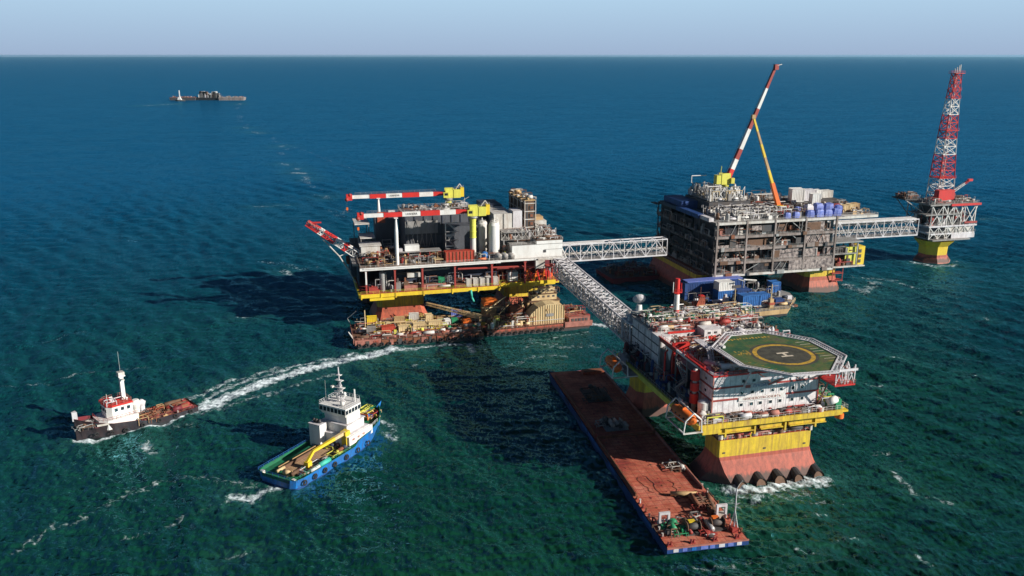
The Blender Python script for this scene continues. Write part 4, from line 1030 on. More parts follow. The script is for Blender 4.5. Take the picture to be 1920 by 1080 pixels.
for a, c, nm in groups:
    b = MB()
    for k in range(a, c):
        m = bands[k]; t0, t1 = k / n, (k + 1) / n; tm = (t0 + t1) / 2
        for i in range(4):
            j = (i + 1) % 4
            b.tube(tp(t0, i), tp(t1, i), .32 - .12 * t0, m, 5)
            b.tube(tp(t0, i), tp(t0, j), .22, m, 4); b.tube(tp(t0, i), tp(t1, j), .17, m, 4); b.tube(tp(t0, j), tp(t1, i), .17, m, 4)
        b.tube((-.8, 0, t0 * Ht), (-.8, 0, t1 * Ht), .36, 'lilac_white', 7); b.tube((.9, .4, t0 * Ht), (.9, .4, t1 * Ht), .24, 'offwhite', 6)
        if k > 1:
            w = tw(t0); b.box(-w - .5, w + .5, -w * .8 - .4, w * .8 + .4, t0 * Ht - .1, t0 * Ht + .15, m) if k in (3, 9, 13, 14) else None
            b.rail([(-w - .5, -w * .8 - .4, t0 * Ht + .15), (w + .5, -w * .8 - .4, t0 * Ht + .15)], m, 1.1, 1.4) if k in (3, 9, 13, 14) else None
    b.build('tower_section', e)
b = MB(); b.box(-2.4, 3.4, -2.6, 2.6, Ht, Ht + .3, 'red'); b.rail([(-2.4, -2.6, Ht + .3), (3.4, -2.6, Ht + .3), (3.4, 2.6, Ht + .3), (-2.4, 2.6, Ht + .3)], 'red', closed=True)
for x in (-1, .3, 1.6, 2.4): b.tube((x, 0, Ht), (x, 0, Ht + 3.2 + x * .6), .22, 'offwhite', 6)
b.build('flare_tip', e)
b = MB(); b.lathe((-3.5, -6, -7), [(1.2, 0), (1.6, 8)], 'red', 12); b.box(-7.5, 2.4, -7.8, -4.2, .6, 6.8, 'red'); b.box(-3, 1.5, -7.9, -7.81, -3, .5, 'dull_red'); b.box(1.6, 3.4, -7.4, -4.6, .6, 4.8, 'dull_red'); tag(b.build('small_crane_house', e))
b = MB(); lattice(b, (1, -6, 5), (12.5, -6, 11.5), 1.3, .8, 8, .13, ['white', 'white', 'white', 'red']); b.box(11.5, 14.2, -6.6, -5.4, 11.0, 12.2, 'red'); b.build('small_crane_boom', e)
# ================================================================== LIVING QUARTERS PLATFORM (front right, helideck)
F0 = (52, 206)
def LQw(u, v, z): return place(F0, u, v, z)
lq = empty('quarters_platform', (F0[0], F0[1], 0), A0, 'living quarters platform with white cabins, red stripes and a green helideck, nearest the camera', 'oil platform')
b = MB()
def lr(x0, x1, y0, y1, z, cl, cr, cb=2.0): return [(x0 + cl, y0, z), (x1 - cr, y0, z), (x1, y0 + cr, z), (x1, y1 - cb, z), (x1 - cb, y1, z), (x0 + cb, y1, z), (x0, y1 - cb, z), (x0, y0 + cl, z)]
b.loft([lr(-1.5, 33.5, -4.2, 12.5, -1.5, 7, 1.6), lr(-.4, 32.4, -3.5, 11.6, .6, 5.6, 1.2), lr(1.2, 31, -2.2, 10, 3.4, 2.6, .8), lr(2.1, 30.2, -.9, 8.8, 6.2, .9, .5), lr(2.2, 30, -.7, 8.5, 7.2, .5, .5), lr(2.2, 30, -.7, 8.5, 12.0, .5, .5)],
       ['hull_red', 'hull_red', 'hull_red', 'hull_red', 'yellow_plate'], mcap='hull_red')
b.rail([(2.4, -.5, 12), (29.8, -.5, 12), (29.8, 8.3, 12), (2.4, 8.3, 12)], 'offwhite', 1.1, 1.6, closed=True)
for u in (4, 16, 28): b.cbox((u, -.76, 8.4), (.7, .1, .4), 'dark')
b.build('column', lq)
caisson(lq, -.5, 27, 46.5, 56, 7.0, 11.6, 2.6, lower='hull_red')
for k, u in enumerate((7.2, 12.8, 18.4, 24.0, 30.0)):
    b = MB(); rings = []
    for t, r in ((0, 1.5), (1, 1.45 + .18 * ((k * 7) % 3))):
        p = Vector((u, -1.0, 2.2)).lerp(Vector((u + .5, -5.4, .2)), t)
        rings.append([(p.x + r * math.cos(a), p.y + r * .35 * math.sin(a), p.z + r * math.sin(a)) for a in [2 * math.pi * i / 12 for i in range(12)]])
    b.loft(rings, 'black', cap1=False); b.add([(x, y + .35, z) for x, y, z in rings[1]], [tuple(range(12))], 'brown')
    b.build('pile_sleeve', lq)
b = MB()
b.box(-4.6, 36.5, -3.0, 54, 17.4, 18.1, 'brown')
b.box(36.51, 39, -3.0, 3, 17.4, 17.9, 'yellow')
for v in (0, 8, 16, 30, 38, 47): b.box(-4, 35, v, v + .6, 15.6, 17.4, 'yellow')
for u in (2, 10, 18, 26): b.box(u, u + .6, .7, 50, 15.4, 17.38, 'yellow')
b.build('main_deck', lq)
b = MB()
b.box(-5.2, 37, -3.5, -3.01, 16.9, 18.3, 'yellow_plate'); b.box(-5.3, -4.61, -3, 54, 16.6, 18.2, 'lime')
for x0, x1 in ((1, 11.5), (13.5, 20), (22, 33)):
    b.box(x0, x1, -1.8, -1.3, 15.0, 17.39, 'yellow_plate'); b.box(x0, x1, -2.4, -1.3, 14.75, 14.99, 'yellow_plate')
b.box(-4, 1, -3.4, -2.4, 15.6, 16.9, 'yellow_plate')
for u, z in ((11.5, 12.1), (20.5, 12.1), (29.6, 12.1), (3, 12.1)): b.box(u, u + .5, -2.3, -.9, z + 1.6, 17.2, 'yellow_plate'); b.box(u, u + .5, -.6, -.1, z, 17.2, 'yellow_plate')
b.box(29.3, 29.9, -1, -.4, 12.1, 17.3, 'offwhite')
b.box(3, 29, 1, 8, 12.1, 14.9, 'dull_red'); b.box(4, 10.6, -.3, .9, 12.1, 13.4, 'hull_orange'); b.box(14, 19, -.3, .9, 12.1, 13.2, 'dull_red'); b.greeble(3, 28, -.5, .8, 12.1, 60, 2.2, ['dull_red', 'dark', 'rust_pink', 'brown', 'offwhite'], 82, .5)
b.lathe((36.6, -2.6, 15.6), [(.1, 0), (1.2, .2), (1.2, 1.4)], 'orange', 12)
b.build('edge_girder', lq)
b = MB()
b.rail([(-5, -3.4, 18.2), (38.8, -2.9, 18.2), (38.8, 3, 18)], 'offwhite', 1.2, 1.6); b.rail([(-5, -3.2, 18.2), (-5, 54, 18.2)], 'steel', 1.2, 1.8); b.build('guard_rail', lq)
b = MB()
b.greeble(1, 31, -2.8, -.6, 18.1, 110, 1.7, ['rust_pink', 'offwhite', 'brown', 'dull_red', 'lilac_white', 'grey', 'dark'], 70, .5)
b.greeble(-4.4, 2, -2.8, 0, 18.1, 34, 2.6, ['offwhite', 'grey', 'lime', 'rust', 'lilac_white', 'dark'], 71, .4)
b.greeble(31.5, 36, -2.8, 8, 18.1, 60, 4.4, ['offwhite', 'lime', 'lilac_white', 'grey', 'brown', 'green'], 72, .45)
b.greeble(-4.4, -.5, 8, 53, 18.1, 130, 5, ['navy', 'grey', 'dark', 'steel', 'dark_blue', 'maroon'], 73, .5)
b.tube((33, -2.5, 20.5), (35.5, -2, 21), 1.0, 'white', 10); b.lathe((-1.4, 2.0, 18.1), [(1.5, 0), (1.5, 4.4), (.5, 5)], 'white', 12); b.lathe((-2.9, -.5, 18.1), [(1.1, 0), (1.1, 2.4), (.3, 3)], 'offwhite', 12)
b.build('deck_equipment', lq)
# accommodation blocks
b = MB(); b.box(0, 31, 0, 8, 18.8, 30, 'cabin_white'); b.box(.3, 30.7, .2, 8, 18.1, 18.8, 'grey')
for k in range(10): b.box(3.05 + k * 3.1, 3.13 + k * 3.1, -.05, -.002, 18.8, 29.9, 'lilac_white')
b.build('accommodation_block', lq)
b = MB()
for z, m in ((29.75, 'red'), (26.45, 'dull_red'), (23.0, 'dull_red')):
    for x0, x1 in (((-.15, 31.1),) if z > 29 else ((-.12, 8.6), (18.4, 31.1)) if z > 25 else ((-.12, 7.2), (21.5, 31.1))):
        b.box(x0, x1, -.16, -.005, z, z + .48, m)
    b.box(-.15, -.005, 0, 8, z, z + .48, m)
b.box(-.18, 31.15, -.19, -.165, 18.82, 19.0, 'rust_pink'); b.box(-.2, .12, -.2, -.17, 19.0, 29.7, 'rust_pink'); b.box(30.9, 31.2, -.2, -.17, 19.0, 29.7, 'dull_red'); b.build('red_band', lq)
wn_ = 0
for z, us in ((28.0, (8.6, 11.6, 14.8, 17.6)), (24.7, (8.4, 11.4, 14.3, 17.4, 19.9, 23.4, 26.2)), (21.4, (8.4, 11.4, 14.0, 17.0, 19.8, 23.4, 26.4)),):
    for u in us:
        b = MB(); b.box(u - .62, u + .62, -.10, -.004, z - .55, z + .55, 'white'); w = b.build('window', lq)
        p = MB(); p.box(u - .45, u + .45, -.13, -.101, z - .4, z + .4, 'glass'); p.build('pane', w)
for z in (28.2, 24.9):
    b = MB(); b.box(-.10, -.004, 3.3, 4.5, z - .5, z + .5, 'white'); w = b.build('window', lq)
    p = MB(); p.box(-.13, -.101, 3.5, 4.3, z - .35, z + .35, 'glass'); p.build('pane', w)
b = MB(); b.box(9.2, 17.0, -.3, -.2, 25.9, 27.1, 'lilac_white'); sg = b.build('name_banner', lq); tag(sg, 'pale banner lettered in dark blue')
letters('ЛУКОЙЛ', sg, (13.6, -.33, 26.5), (R(90), 0, 0), 1.1, 'dark_blue')
b = MB(); b.box(9.2, 10.6, -.34, -.301, 26.1, 26.9, 'dull_red'); b.build('emblem', sg)
b = MB(); b.box(7.5, 20.8, -.3, -.2, 22.45, 23.5, 'white'); sg = b.build('name_banner', lq); tag(sg, 'white banner lettered in faded red')
letters('НИЖНЕВОЛЖСКНЕФТЬ', sg, (14.2, -.33, 22.97), (R(90), 0, 0), .95, 'rust_pink')
b = MB(); b.box(4.5, 31, 8.02, 36, 18.1, 26.4, 'cladding'); b.box(3, 31, 8.02, 36, 26.4, 27.0, 'grey')
for v in (13, 18, 28): b.box(4.2, 4.49, v, v + .4, 18.1, 26.4, 'dark')
b.box(1, 4.4, 17.5, 23, 18.2, 22, 'navy'); b.box(.8, 1.0, 17, 24, 24.5, 25, 'offwhite'); b.build('service_block', lq)
b = MB(); b.box(-.6, 12, 36.02, 53, 18.1, 30, 'cabin_white'); b.box(12.01, 31, 38, 53, 18.1, 30, 'lilac_white'); b.box(-.6, 3.4, 33, 36.0, 18.1, 30, 'cabin_white')
for z in (21.2, 24.2, 27.2): b.box(-.72, -.605, 33, 53, z, z + .3, 'navy')
for v in (38, 43, 48): b.box(-.72, -.605, v, v + .2, 21.6, 30, 'grey')
b.box(-.76, -.62, 33.02, 53, 29.7, 30.1, 'lilac_white'); b.build('rear_block', lq)
b = MB()   # edge beam with its walkway, red at the front end
b.box(-.3, .5, 8, 33, 29.3, 30.0, 'white'); b.box(-.5, .6, 4, 16, 30.0, 30.5, 'red'); b.box(-.4, -.05, 22, 34, 29.0, 30.2, 'dull_red'); b.box(.51, 2.99, 8.02, 33, 26.5, 26.8, 'grey')
for v in (8.5, 15, 22, 29, 32.5): b.box(-.2, .2, v, v + .4, 18.1, 29.3, 'grey')
b.box(0, 5, 24.4, 25.4, 18.1, 30.8, 'red'); b.add([(-.2, 24, 30), (-.2, 30, 30), (-.2, 26, 25)], [(0, 1, 2)], 'white'); b.path([(-2.6, 24, 18), (-2.6, 24, 28.5), (-1, 26, 28.5)], .3, 'red')
b.build('roof_edge_frame', lq)
b = MB()   # red stair tower on the left front corner
for k, (z0, z1) in enumerate(((20.5, 23.2), (24.0, 26.2), (27.0, 29.6))):
    b.lathe((-1.9, 6.5, z0), [(1.2, 0), (1.25, .2), (1.2, z1 - z0)], 'red', 12)
b.tube((-1.9, 6.5, 18.1), (-1.9, 6.5, 30), .6, 'offwhite', 8)
for k in range(3): b.ladder((-3.4, 9 + (k % 2) * 5, 18.3 + k * 3.7), (-3.4, 14 - (k % 2) * 5, 22 + k * 3.7), 'grey', 1.0)
b.path([(-.6, 6, 30.4), (-.6, 14, 30.4), (-.6, 14, 31.3), (-.6, 4, 31.3)], .2, 'red')
b.rail([(-.4, 4, 30.5), (-.4, 32, 30.1)], 'red', 1.1, 1.6); b.build('stair_tower', lq)
b = MB()   # roof
b.box(3, 31, 8.05, 36, 27.001, 27.3, 'rust_pink'); b.rail([(.2, .2, 30), (31, .2, 30)], 'red', 1.0, 1.8)
b.greeble(1, 31, .6, 7, 30, 60, 1.6, ['sand', 'offwhite', 'grey', 'brown', 'rust_pink', 'steel'], 79, .4); b.greeble(3, 13, 9, 22, 27.3, 150, 3.4, ['sand', 'offwhite', 'grey', 'brown', 'rust_pink', 'steel', 'lilac_white', 'dull_red'], 74, .45)
b.greeble(3, 30, 21, 36, 27.3, 150, 2.4, ['lilac_white', 'rust_pink', 'offwhite', 'dull_red', 'grey', 'sand'], 75, .4)
b.tube((2, 9, 30.7), (7, 2, 30.7), .7, 'offwhite', 8); b.tube((4, 4, 31), (9.5, 2.5, 31), .8, 'white', 8)
b.box(1.0, 9, 24.5, 25.3, 28.6, 29.4, 'white'); b.box(0.8, 10, 28.5, 29.2, 28, 28.8, 'rust_pink'); b.build('roof_equipment', lq)
b = MB()
for k in range(7):
    a0, a1 = math.pi * k / 7, math.pi * (k + 1) / 7
    b.add([(16, 24 + 3.2 * math.cos(a0), 27.3 + 2.8 * math.sin(a0)), (23.5, 24 + 3.2 * math.cos(a0), 27.3 + 2.8 * math.sin(a0)), (23.5, 24 + 3.2 * math.cos(a1), 27.3 + 2.8 * math.sin(a1)), (16, 24 + 3.2 * math.cos(a1), 27.3 + 2.8 * math.sin(a1))], [(3, 2, 1, 0)], 'dull_red' if k < 3 else 'rust_pink')
b.add([(16, 24 + 3.2 * math.cos(math.pi * k / 7), 27.3 + 2.8 * math.sin(math.pi * k / 7)) for k in range(8)], [tuple(range(8))], 'dull_red')
for u in (16, 17.8, 19.6, 21.4, 23.3): b.path([(u, 24 + 3.25 * math.cos(math.pi * k / 7), 27.3 + 2.85 * math.sin(math.pi * k / 7)) for k in range(8)], .07, 'red', 4)
b.build('hangar_roof', lq)
b = MB(); b.box(4, 11.8, 35.6, 36.0, 27.3, 30, 'cabin_white'); b.box(3.4, 12.0, 35.3, 36.0, 30.0, 30.5, 'red'); b.cbox((6.0, 35.55, 28.9), (.9, .1, .8), 'dark'); b.cbox((8.6, 35.55, 28.6), (.7, .1, .7), 'dark')
b.box(14, 19.5, 33, 38, 27.3, 31.0, 'cabin_white'); b.box(15.4, 17.8, 32.9, 32.99, 27.3, 29.2, 'red'); b.cbox((15.6, 32.96, 30.1), (.9, .1, .6), 'dark'); b.cbox((17.6, 32.96, 30.1), (.9, .1, .6), 'dark')
b.box(22, 31, 36, 38, 27.3, 29.6, 'offwhite'); b.greeble(0, 12, 36.5, 40.4, 30, 40, 1.8, ['lilac_white', 'rust_pink', 'dull_red', 'offwhite', 'brown', 'sand'], 80, .4); b.greeble(13, 34, 38.2, 40.3, 30, 50, 2.2, ['lilac_white', 'rust_pink', 'dull_red', 'offwhite', 'brown'], 81, .4); b.build('roof_cabin', lq)
b = MB(); b.box(-.6, 36, 41, 54, 30.05, 30.5, 'grey'); b.box(3, 36, 40.6, 40.98, 29.9, 30.9, 'rust_pink'); b.box(23, 36, 40.3, 40.59, 30.1, 31.0, 'hull_orange')
b.greeble(0, 35, 41.5, 53, 30.5, 300, 2.6, ['offwhite', 'cream', 'lilac_white', 'dull_red', 'steel', 'lilac_white', 'deck_green', 'sand', 'grey', 'offwhite', 'dark', 'white'], 76, .35)
b.rail([(0, 40.8, 30.9), (36, 40.8, 30.9)], 'red', 1.1, 1.4)
b.greeble(24, 37, 24, 41, 27.3, 110, 4.6, ['offwhite', 'brown', 'dull_red', 'steel', 'grey', 'dark', 'lilac_white'], 77, .5)
b.tube((25, 30, 29.6), (25, 33, 29.6), 1.7, 'lilac_white', 14); b.lathe((33, 34, 27.3), [(1.5, 0), (1.5, 3.6), (.2, 4.2)], 'brown', 10); b.box(31.01, 36, 24, 54, 26.8, 27.2, 'grey'); b.build('rear_deck', lq)
e = empty('signal_mast', LQw(12.2, 49, 30.5), A0, 'short red and white striped mast standing at the back of the quarters roof', 'mast')
b = MB()
for k, m in enumerate(('red', 'white', 'white', 'red', 'red')): b.lathe((0, 0, 0), [(.95 - .05 * k, k * 2.5), (.92 - .05 * k, k * 2.5 + 2.5)], m, 10)
b.build('pole', e)
b = MB(); b.box(-1.3, 1.3, -.9, .9, 8.0, 8.2, 'red'); b.rail([(-1.3, -.9, 8.2), (1.3, -.9, 8.2)], 'red', 1, 1); b.tube((-1.4, 0, 8), (-1.4, 0, 11.4), .15, 'white'); b.tube((1.4, 0, 8), (1.4, 0, 11), .12, 'red'); b.box(-1.8, 2.4, -.1, .1, 3.9, 4.2, 'white'); b.build('light_platform', e)
e = empty('antenna_dish', LQw(2.2, 55, 31), A0 + 2.2, 'white tilted dish antenna at the rear corner where the footbridge lands', 'antenna')
b = MB(); b.lathe((0, 0, 0), [(1.2, 0), (.9, 2.6)], 'white', 8); b.box(-2, 2, -1.8, 1.8, 0, .5, 'offwhite'); b.build('stand', e)
b = MB(); cdir = Vector((.5, -.6, .45)).normalized(); x, y = frame_for(cdir); cc = Vector((0, 0, 4.2))
b.loft([[cc + cdir * h_ + x * (r * math.cos(2 * math.pi * i / 14)) + y * (r * math.sin(2 * math.pi * i / 14)) for i in range(14)] for r, h_ in ((.2, -.5), (1.3, -.2), (2.1, .4))], 'lilac_white', cap1=False); b.tube(cc - cdir * .4, cc + cdir * 1.3, .12, 'steel'); b.build('dish', e)
b = MB(); b.rail([(0, 0, 0), (.01, 0, 0)], 'steel', 13, 1, .1)
# helideck
HC = (21.3, 5.0)
HOUT = [(15.0, -11.9), (27.4, -12.9), (36.9, -2.6), (36.4, 11.9), (26.6, 23.2), (15.2, 23.0), (5.6, 12.6), (5.8, -2.6)]
def hoct(du, dv):
    f = du / 16.1
    return [(HC[0] + (x - HC[0]) * f, HC[1] + (y - HC[1]) * f) for x, y in HOUT]
hb = MB(); hb.prism(hoct(14.2, 15.6), 32.3, 33.0, 'offwhite', 'heli_green'); hd = hb.build('helideck', lq)
b = MB(); inn = hoct(14.25, 15.65); out = hoct(16.1, 17.5)
for i in range(8):
    j = (i + 1) % 8
    a0_, a1_, c0_, c1_ = [Vector((*p, 33.02)) for p in (inn[i], inn[j], out[i], out[j])]
    for q in (c0_, c1_): q.z = 33.35
    b.beam(c0_, c1_, .3, 'lilac_white'); b.beam(a0_, a1_, .34, 'lilac_white')
    m_ = a0_.lerp(c0_, .5), a1_.lerp(c1_, .5); b.tube(m_[0], m_[1], .09, 'lilac_white', 4)
    L = (c1_ - c0_).length; k = int(L / .9)
    for t in range(k + 1): b.tube(a0_.lerp(a1_, t / k), c0_.lerp(c1_, t / k), .085, 'lilac_white', 4)
b.build('safety_net', hd)
b = MB()
def ringz(cx, cy, r0, r1, z, m, n=48):
    for i in range(n):
        a, c = 2 * math.pi * i / n, 2 * math.pi * (i + 1) / n
        pts = [(cx + r1 * math.cos(a), cy + r1 * math.sin(a), z), (cx + r1 * math.cos(c), cy + r1 * math.sin(c), z)]
        if r0 > 0: b.add(pts + [(cx + r0 * math.cos(c), cy + r0 * math.sin(c), z), (cx + r0 * math.cos(a), cy + r0 * math.sin(a), z)], [(0, 1, 2, 3)], m)
        else: b.add(pts + [(cx, cy, z)], [(0, 1, 2)], m)

for k in range(14): b.cbox((8.4 + k * 2.05, 5.0, 33.003), (.05, 26 if 3 < k < 11 else 17, .004), 'dark')
g = random.Random(21)
for k in range(16): b.cbox((22 + g.uniform(-8, 8), 4 + g.uniform(-8, 8), 33.014), (g.uniform(.8, 3.2), .09, .004), 'dark', g.uniform(0, 3.1))
ringz(22.0, 3.4, 0, 7.0, 33.006, 'heli_grey'); ringz(22.0, 3.4, 6.95, 8.1, 33.011, 'heli_yellow'); ringz(22.0, 3.4, 8.1, 9.0, 33.006, 'heli_grey'); b.build('landing_circle', hd)
b = MB()
for y_ in (-1.25, 1.25): b.cbox((22.2, 3.2 + y_, 33.018), (3.4, .75, .012), 'heli_mark')
b.cbox((22.2, 3.2, 33.018), (.75, 1.75, .012), 'heli_mark'); b.build('h_marking', hd)
b = MB(); g = random.Random(5)
for k in range(9):     # perimeter dashes and faded yellow sector marks
    b.cbox((32.2 + g.uniform(-.4, .4), -4 + k * 1.9, 33.006), (2.4 + g.random() * 1.4, .18, .008), 'heli_mark' if k % 3 else 'heli_yellow')
for k in range(15): b.cbox((12.5 + k * .95, 17.6 + .3 * (k % 2), 33.006), (.5, .7 + g.random() * .6, .008), 'heli_yellow')
for k in range(22): b.cbox((10.2 + g.random() * 3.6, 5.4 + g.random() * 3.4, 33.006), (.5, .35, .008), 'heli_yellow')
for k in range(12): b.cbox((9.5 + k * .5, .8 - k * .75, 33.006), (.9, .14, .008), 'heli_yellow' if k % 2 else 'green')
b.cbox((9.0, 12.2, 33.3), (.8, .8, .6), 'white'); b.cbox((9.2, 14.6, 33.3), (.8, .8, .6), 'offwhite'); b.build('deck_markings', hd)
b = MB()
sup = [(9, -3), (16, -9), (27, -9), (35, -3), (35, 9), (30, 17), (16, 18), (8, 10)]
for k, (u, v) in enumerate(sup):
    zb = 30.0 if 0 <= u <= 31 and v >= 0 else 26
    b.tube((u, v, 32.3), (min(max(u, 1), 30.5), max(v, .4), zb), .22, 'rust_pink' if k % 2 else 'lilac_white', 6)
for v in (-9, -3, 3, 9, 15): b.box(8, 36, v, v + .3, 31.7, 32.29, 'lilac_white')
for u in (10, 18, 26, 34): b.box(u, u + .3, -10, 18, 31.5, 31.69, 'rust_pink')
for u in (31.5, 34.3, 37.0):
    for v in (-6.5, 0, 6): b.beam((u, v, 27), (u, v, 32.3), .25, 'lilac_white')
b.truss_face((31.5, -6.5, 27.2), (37, -6.5, 27.2), (31.5, -6.5, 32), (37, -6.5, 32), 3, .13, 'lilac_white')
b.truss_face((37, -6.5, 27.2), (37, 6, 27.2), (37, -6.5, 32), (37, 6, 32), 4, .13, 'lilac_white')
b.box(31.2, 37.3, -6.8, 6.3, 26.7, 27.1, 'red'); b.rail([(31.2, -6.8, 27.1), (37.3, -6.8, 27.1), (37.3, 6.3, 27.1)], 'rust_pink', 1.1, 1.2)
b.beam((31.2, -4, 27), (31.0, -.5, 19), .3, 'rust_pink'); b.beam((31.4, .6, 18.2), (31.4, .6, 27), .3, 'rust_pink'); b.build('support_frame', hd)
b = MB(); b.box(5.0, 7.2, 14.5, 22.0, 32.2, 32.5, 'lilac_white'); b.rail([(5, 14.5, 32.5), (5, 22, 32.5)], 'lilac_white', 1.2, 1); b.ladder((6.2, 15, 32.3), (4, 9, 30), 'lilac_white', 1.4); b.build('access_ramp', hd)
# lifeboats on their davits
def lifeboat(loc, rz, label):
    e = empty('lifeboat', loc, rz, label, 'lifeboat', 'orange lifeboats along the left side of the quarters platform')
    b = MB(); rings = []
    for y_, r, zz in ((-5.4, .25, .5), (-4.9, .9, .25), (-3.6, 1.5, .05), (-1, 1.75, 0), (2, 1.75, 0), (4, 1.45, .1), (5.2, .7, .3), (5.5, .2, .5)):
        rings.append([(r * 1.0 * math.cos(2 * math.pi * i / 14), y_, zz + r * .98 * math.sin(2 * math.pi * i / 14)) for i in range(14)])
    b.loft(rings, 'orange', sm=True); b.build('hull', e)
    b = MB(); b.box(-.6, .6, -.4, 1.8, 1.6, 2.4, 'orange'); b.box(-.61, -.6, 0, .5, 1.8, 2.2, 'glass'); b.build('conning_cab', e)
    b = MB(); 
    for y_ in (-3, -1, 1, 3): b.box(-1.78, -1.7, y_, y_ + .6, .2, .6, 'glass')
    b.box(-1.86, 1.86, -4.2, 4.2, -.3, -.15, 'white'); b.build('fender_strip', e)
    return e
lifeboat(LQw(-7.6, .6, 20.0), A0 + .1, 'orange lifeboat at the front left corner, in a white frame above the red barge')
lifeboat(LQw(-11.2, 41.5, 19.6), A0 - .05, 'shaded red lifeboat hanging behind, near the footbridge end')
for u, v in ((-7.4, .6), (-11, 41.5)):
    b = MB()
    for y_ in (-5.2, 5.4):
        b.path([(u - 2.6, v + y_, 17.2), (u - 2.2, v + y_, 20.6), (u, v + y_, 22.6), (u + 2.2, v + y_, 20.6), (u + 2.4, v + y_, 17.2)], .22, 'white'); b.beam((u - 2.6, v + y_, 17.2), (-4.6, v + y_, 17.2), .35, 'offwhite')
    b.path([(u, v - 5.2, 22.6), (u, v + 5.4, 22.6)], .2, 'offwhite'); b.beam((u - 2.4, v - 5.2, 17.2), (u - 2.4, v + 5.4, 17.2), .3, 'lilac_white'); b.box(u + 2.6, -4.62, v - 5, v + 5, 17.0, 17.3, 'grey')
    b.greeble(u + 1.8, -5.2, v + 2, v + 7, 17.3, 16, 4.5, ['lilac_white', 'steel', 'offwhite'], int(90 + v), .6); b.build('davit', lq)

# ================================================================== FOOTBRIDGES
def footbridge(a, c, w, h, n, label, roof=None, cols=('lilac_white', 'lilac_white'), pipes=6, seed=1, clutter=0):
    a = Vector(a); c = Vector(c); d = c - a; L = d.length; rz = math.atan2(d.y, d.x)
    e = empty('footbridge', a, rz, label, 'footbridge', 'white lattice footbridges between the platforms')
    hw = w / 2; m = cols[0]
    b = MB()
    for y_ in (-hw, hw):
        b.beam((0, y_, 0), (L, y_, 0), .55, m); b.beam((0, y_, h), (L, y_, h), .5, m)
    for k in range(n + 1): b.beam((L * k / n, -hw, 0), (L * k / n, hw, 0), .3, m); b.beam((L * k / n, -hw, h), (L * k / n, hw, h), .28, m)
    b.build('chords', e)
    for y_ in (-hw, hw):
        b = MB(); b.truss_face((0, y_, 0), (L, y_, 0), (0, y_, h), (L, y_, h), n, .19, m, 'Z'); b.build('side_truss', e)
    b = MB(); b.box(0, L, -hw * .8, hw * .8, .3, .45, 'grey'); b.rail([(0, -hw * .7, .45), (L, -hw * .7, .45)], m, 1.2, 1.6); b.rail([(0, hw * .7, .45), (L, hw * .7, .45)], m, 1.2, 1.6); b.build('walkway', e)
    g = random.Random(seed); b = MB()
    for k in range(pipes):
        y_ = g.uniform(-hw * .8, hw * .8); z = g.uniform(h * .35, h * .9); b.tube((0, y_, z), (L, y_, z), g.uniform(.12, .3), g.choice(['lilac_white', 'offwhite', 'steel', 'grey']), 6)
    for k in range(n * 2): x = L * (k + .5) / (n * 2); b.beam((x, -hw, h * .45), (x, hw, h * .45), .16, m)
    b.build('pipe_run', e)
    if roof:
        b = MB(); b.box(L * roof[0], L * roof[1], -hw * .9, hw * .2, h + .3, h + .5, 'white'); b.build('roof_panel', e)
    if clutter:
        b = MB()
        for k in range(clutter):
            x = g.uniform(0, L); y_ = g.uniform(-hw, hw); z = g.uniform(0, h)
            b.cbox((x, y_, z), (g.uniform(.3, 1.6), g.uniform(.2, 1), g.uniform(.15, .7)), g.choice(['white', 'lilac_white', 'offwhite', 'grey', 'steel']))
        b.truss_face((0, -hw, h), (L, -hw, h), (0, hw, h), (L, hw, h), n, .14, m); b.build('cable_trays', e)
    return e
footbridge(P1w(82.2, -3.5, 20.2), LQw(2.2, 56.6, 21.6), 6.0, 6.8, 18, 'long white footbridge running down to the quarters platform with the helideck', pipes=10, seed=3, clutter=420)
footbridge(P1w(86, 14.5, 21.6), P1w(138.5, 15.5, 21.6), 5.0, 7.4, 10, 'white footbridge from the white control room to the sheeted platform', roof=(.04, .42), pipes=5, seed=4)
footbridge(P2w(62.4, 22, 20.8), P2w(124, 22, 20.8), 6.0, 8.2, 12, 'white footbridge between the sheeted platform and the flare platform at the right', roof=(.05, .98), pipes=9, seed=5)
b = MB(); b.box(-1.5, 3.6, 53.0, 60.5, 20.6, 21.2, 'grey'); b.rail([(-1.5, 53, 21.2), (-1.5, 60.5, 21.2), (3.6, 60.5, 21.2)], 'lilac_white'); b.greeble(-1, 3, 53.5, 60, 28, 30, 3, ['white', 'lilac_white', 'offwhite'], 78, .6); b.box(-1.4, 3.5, 53.0, 60.3, 27.6, 28, 'lilac_white')
for u in (-1.2, 3.2): b.beam((u, 60, 21), (u, 60, 27.6), .4, 'lilac_white'); b.beam((u, 53.6, 21), (u, 53.6, 27.6), .4, 'lilac_white')
b.build('bridge_landing', lq)
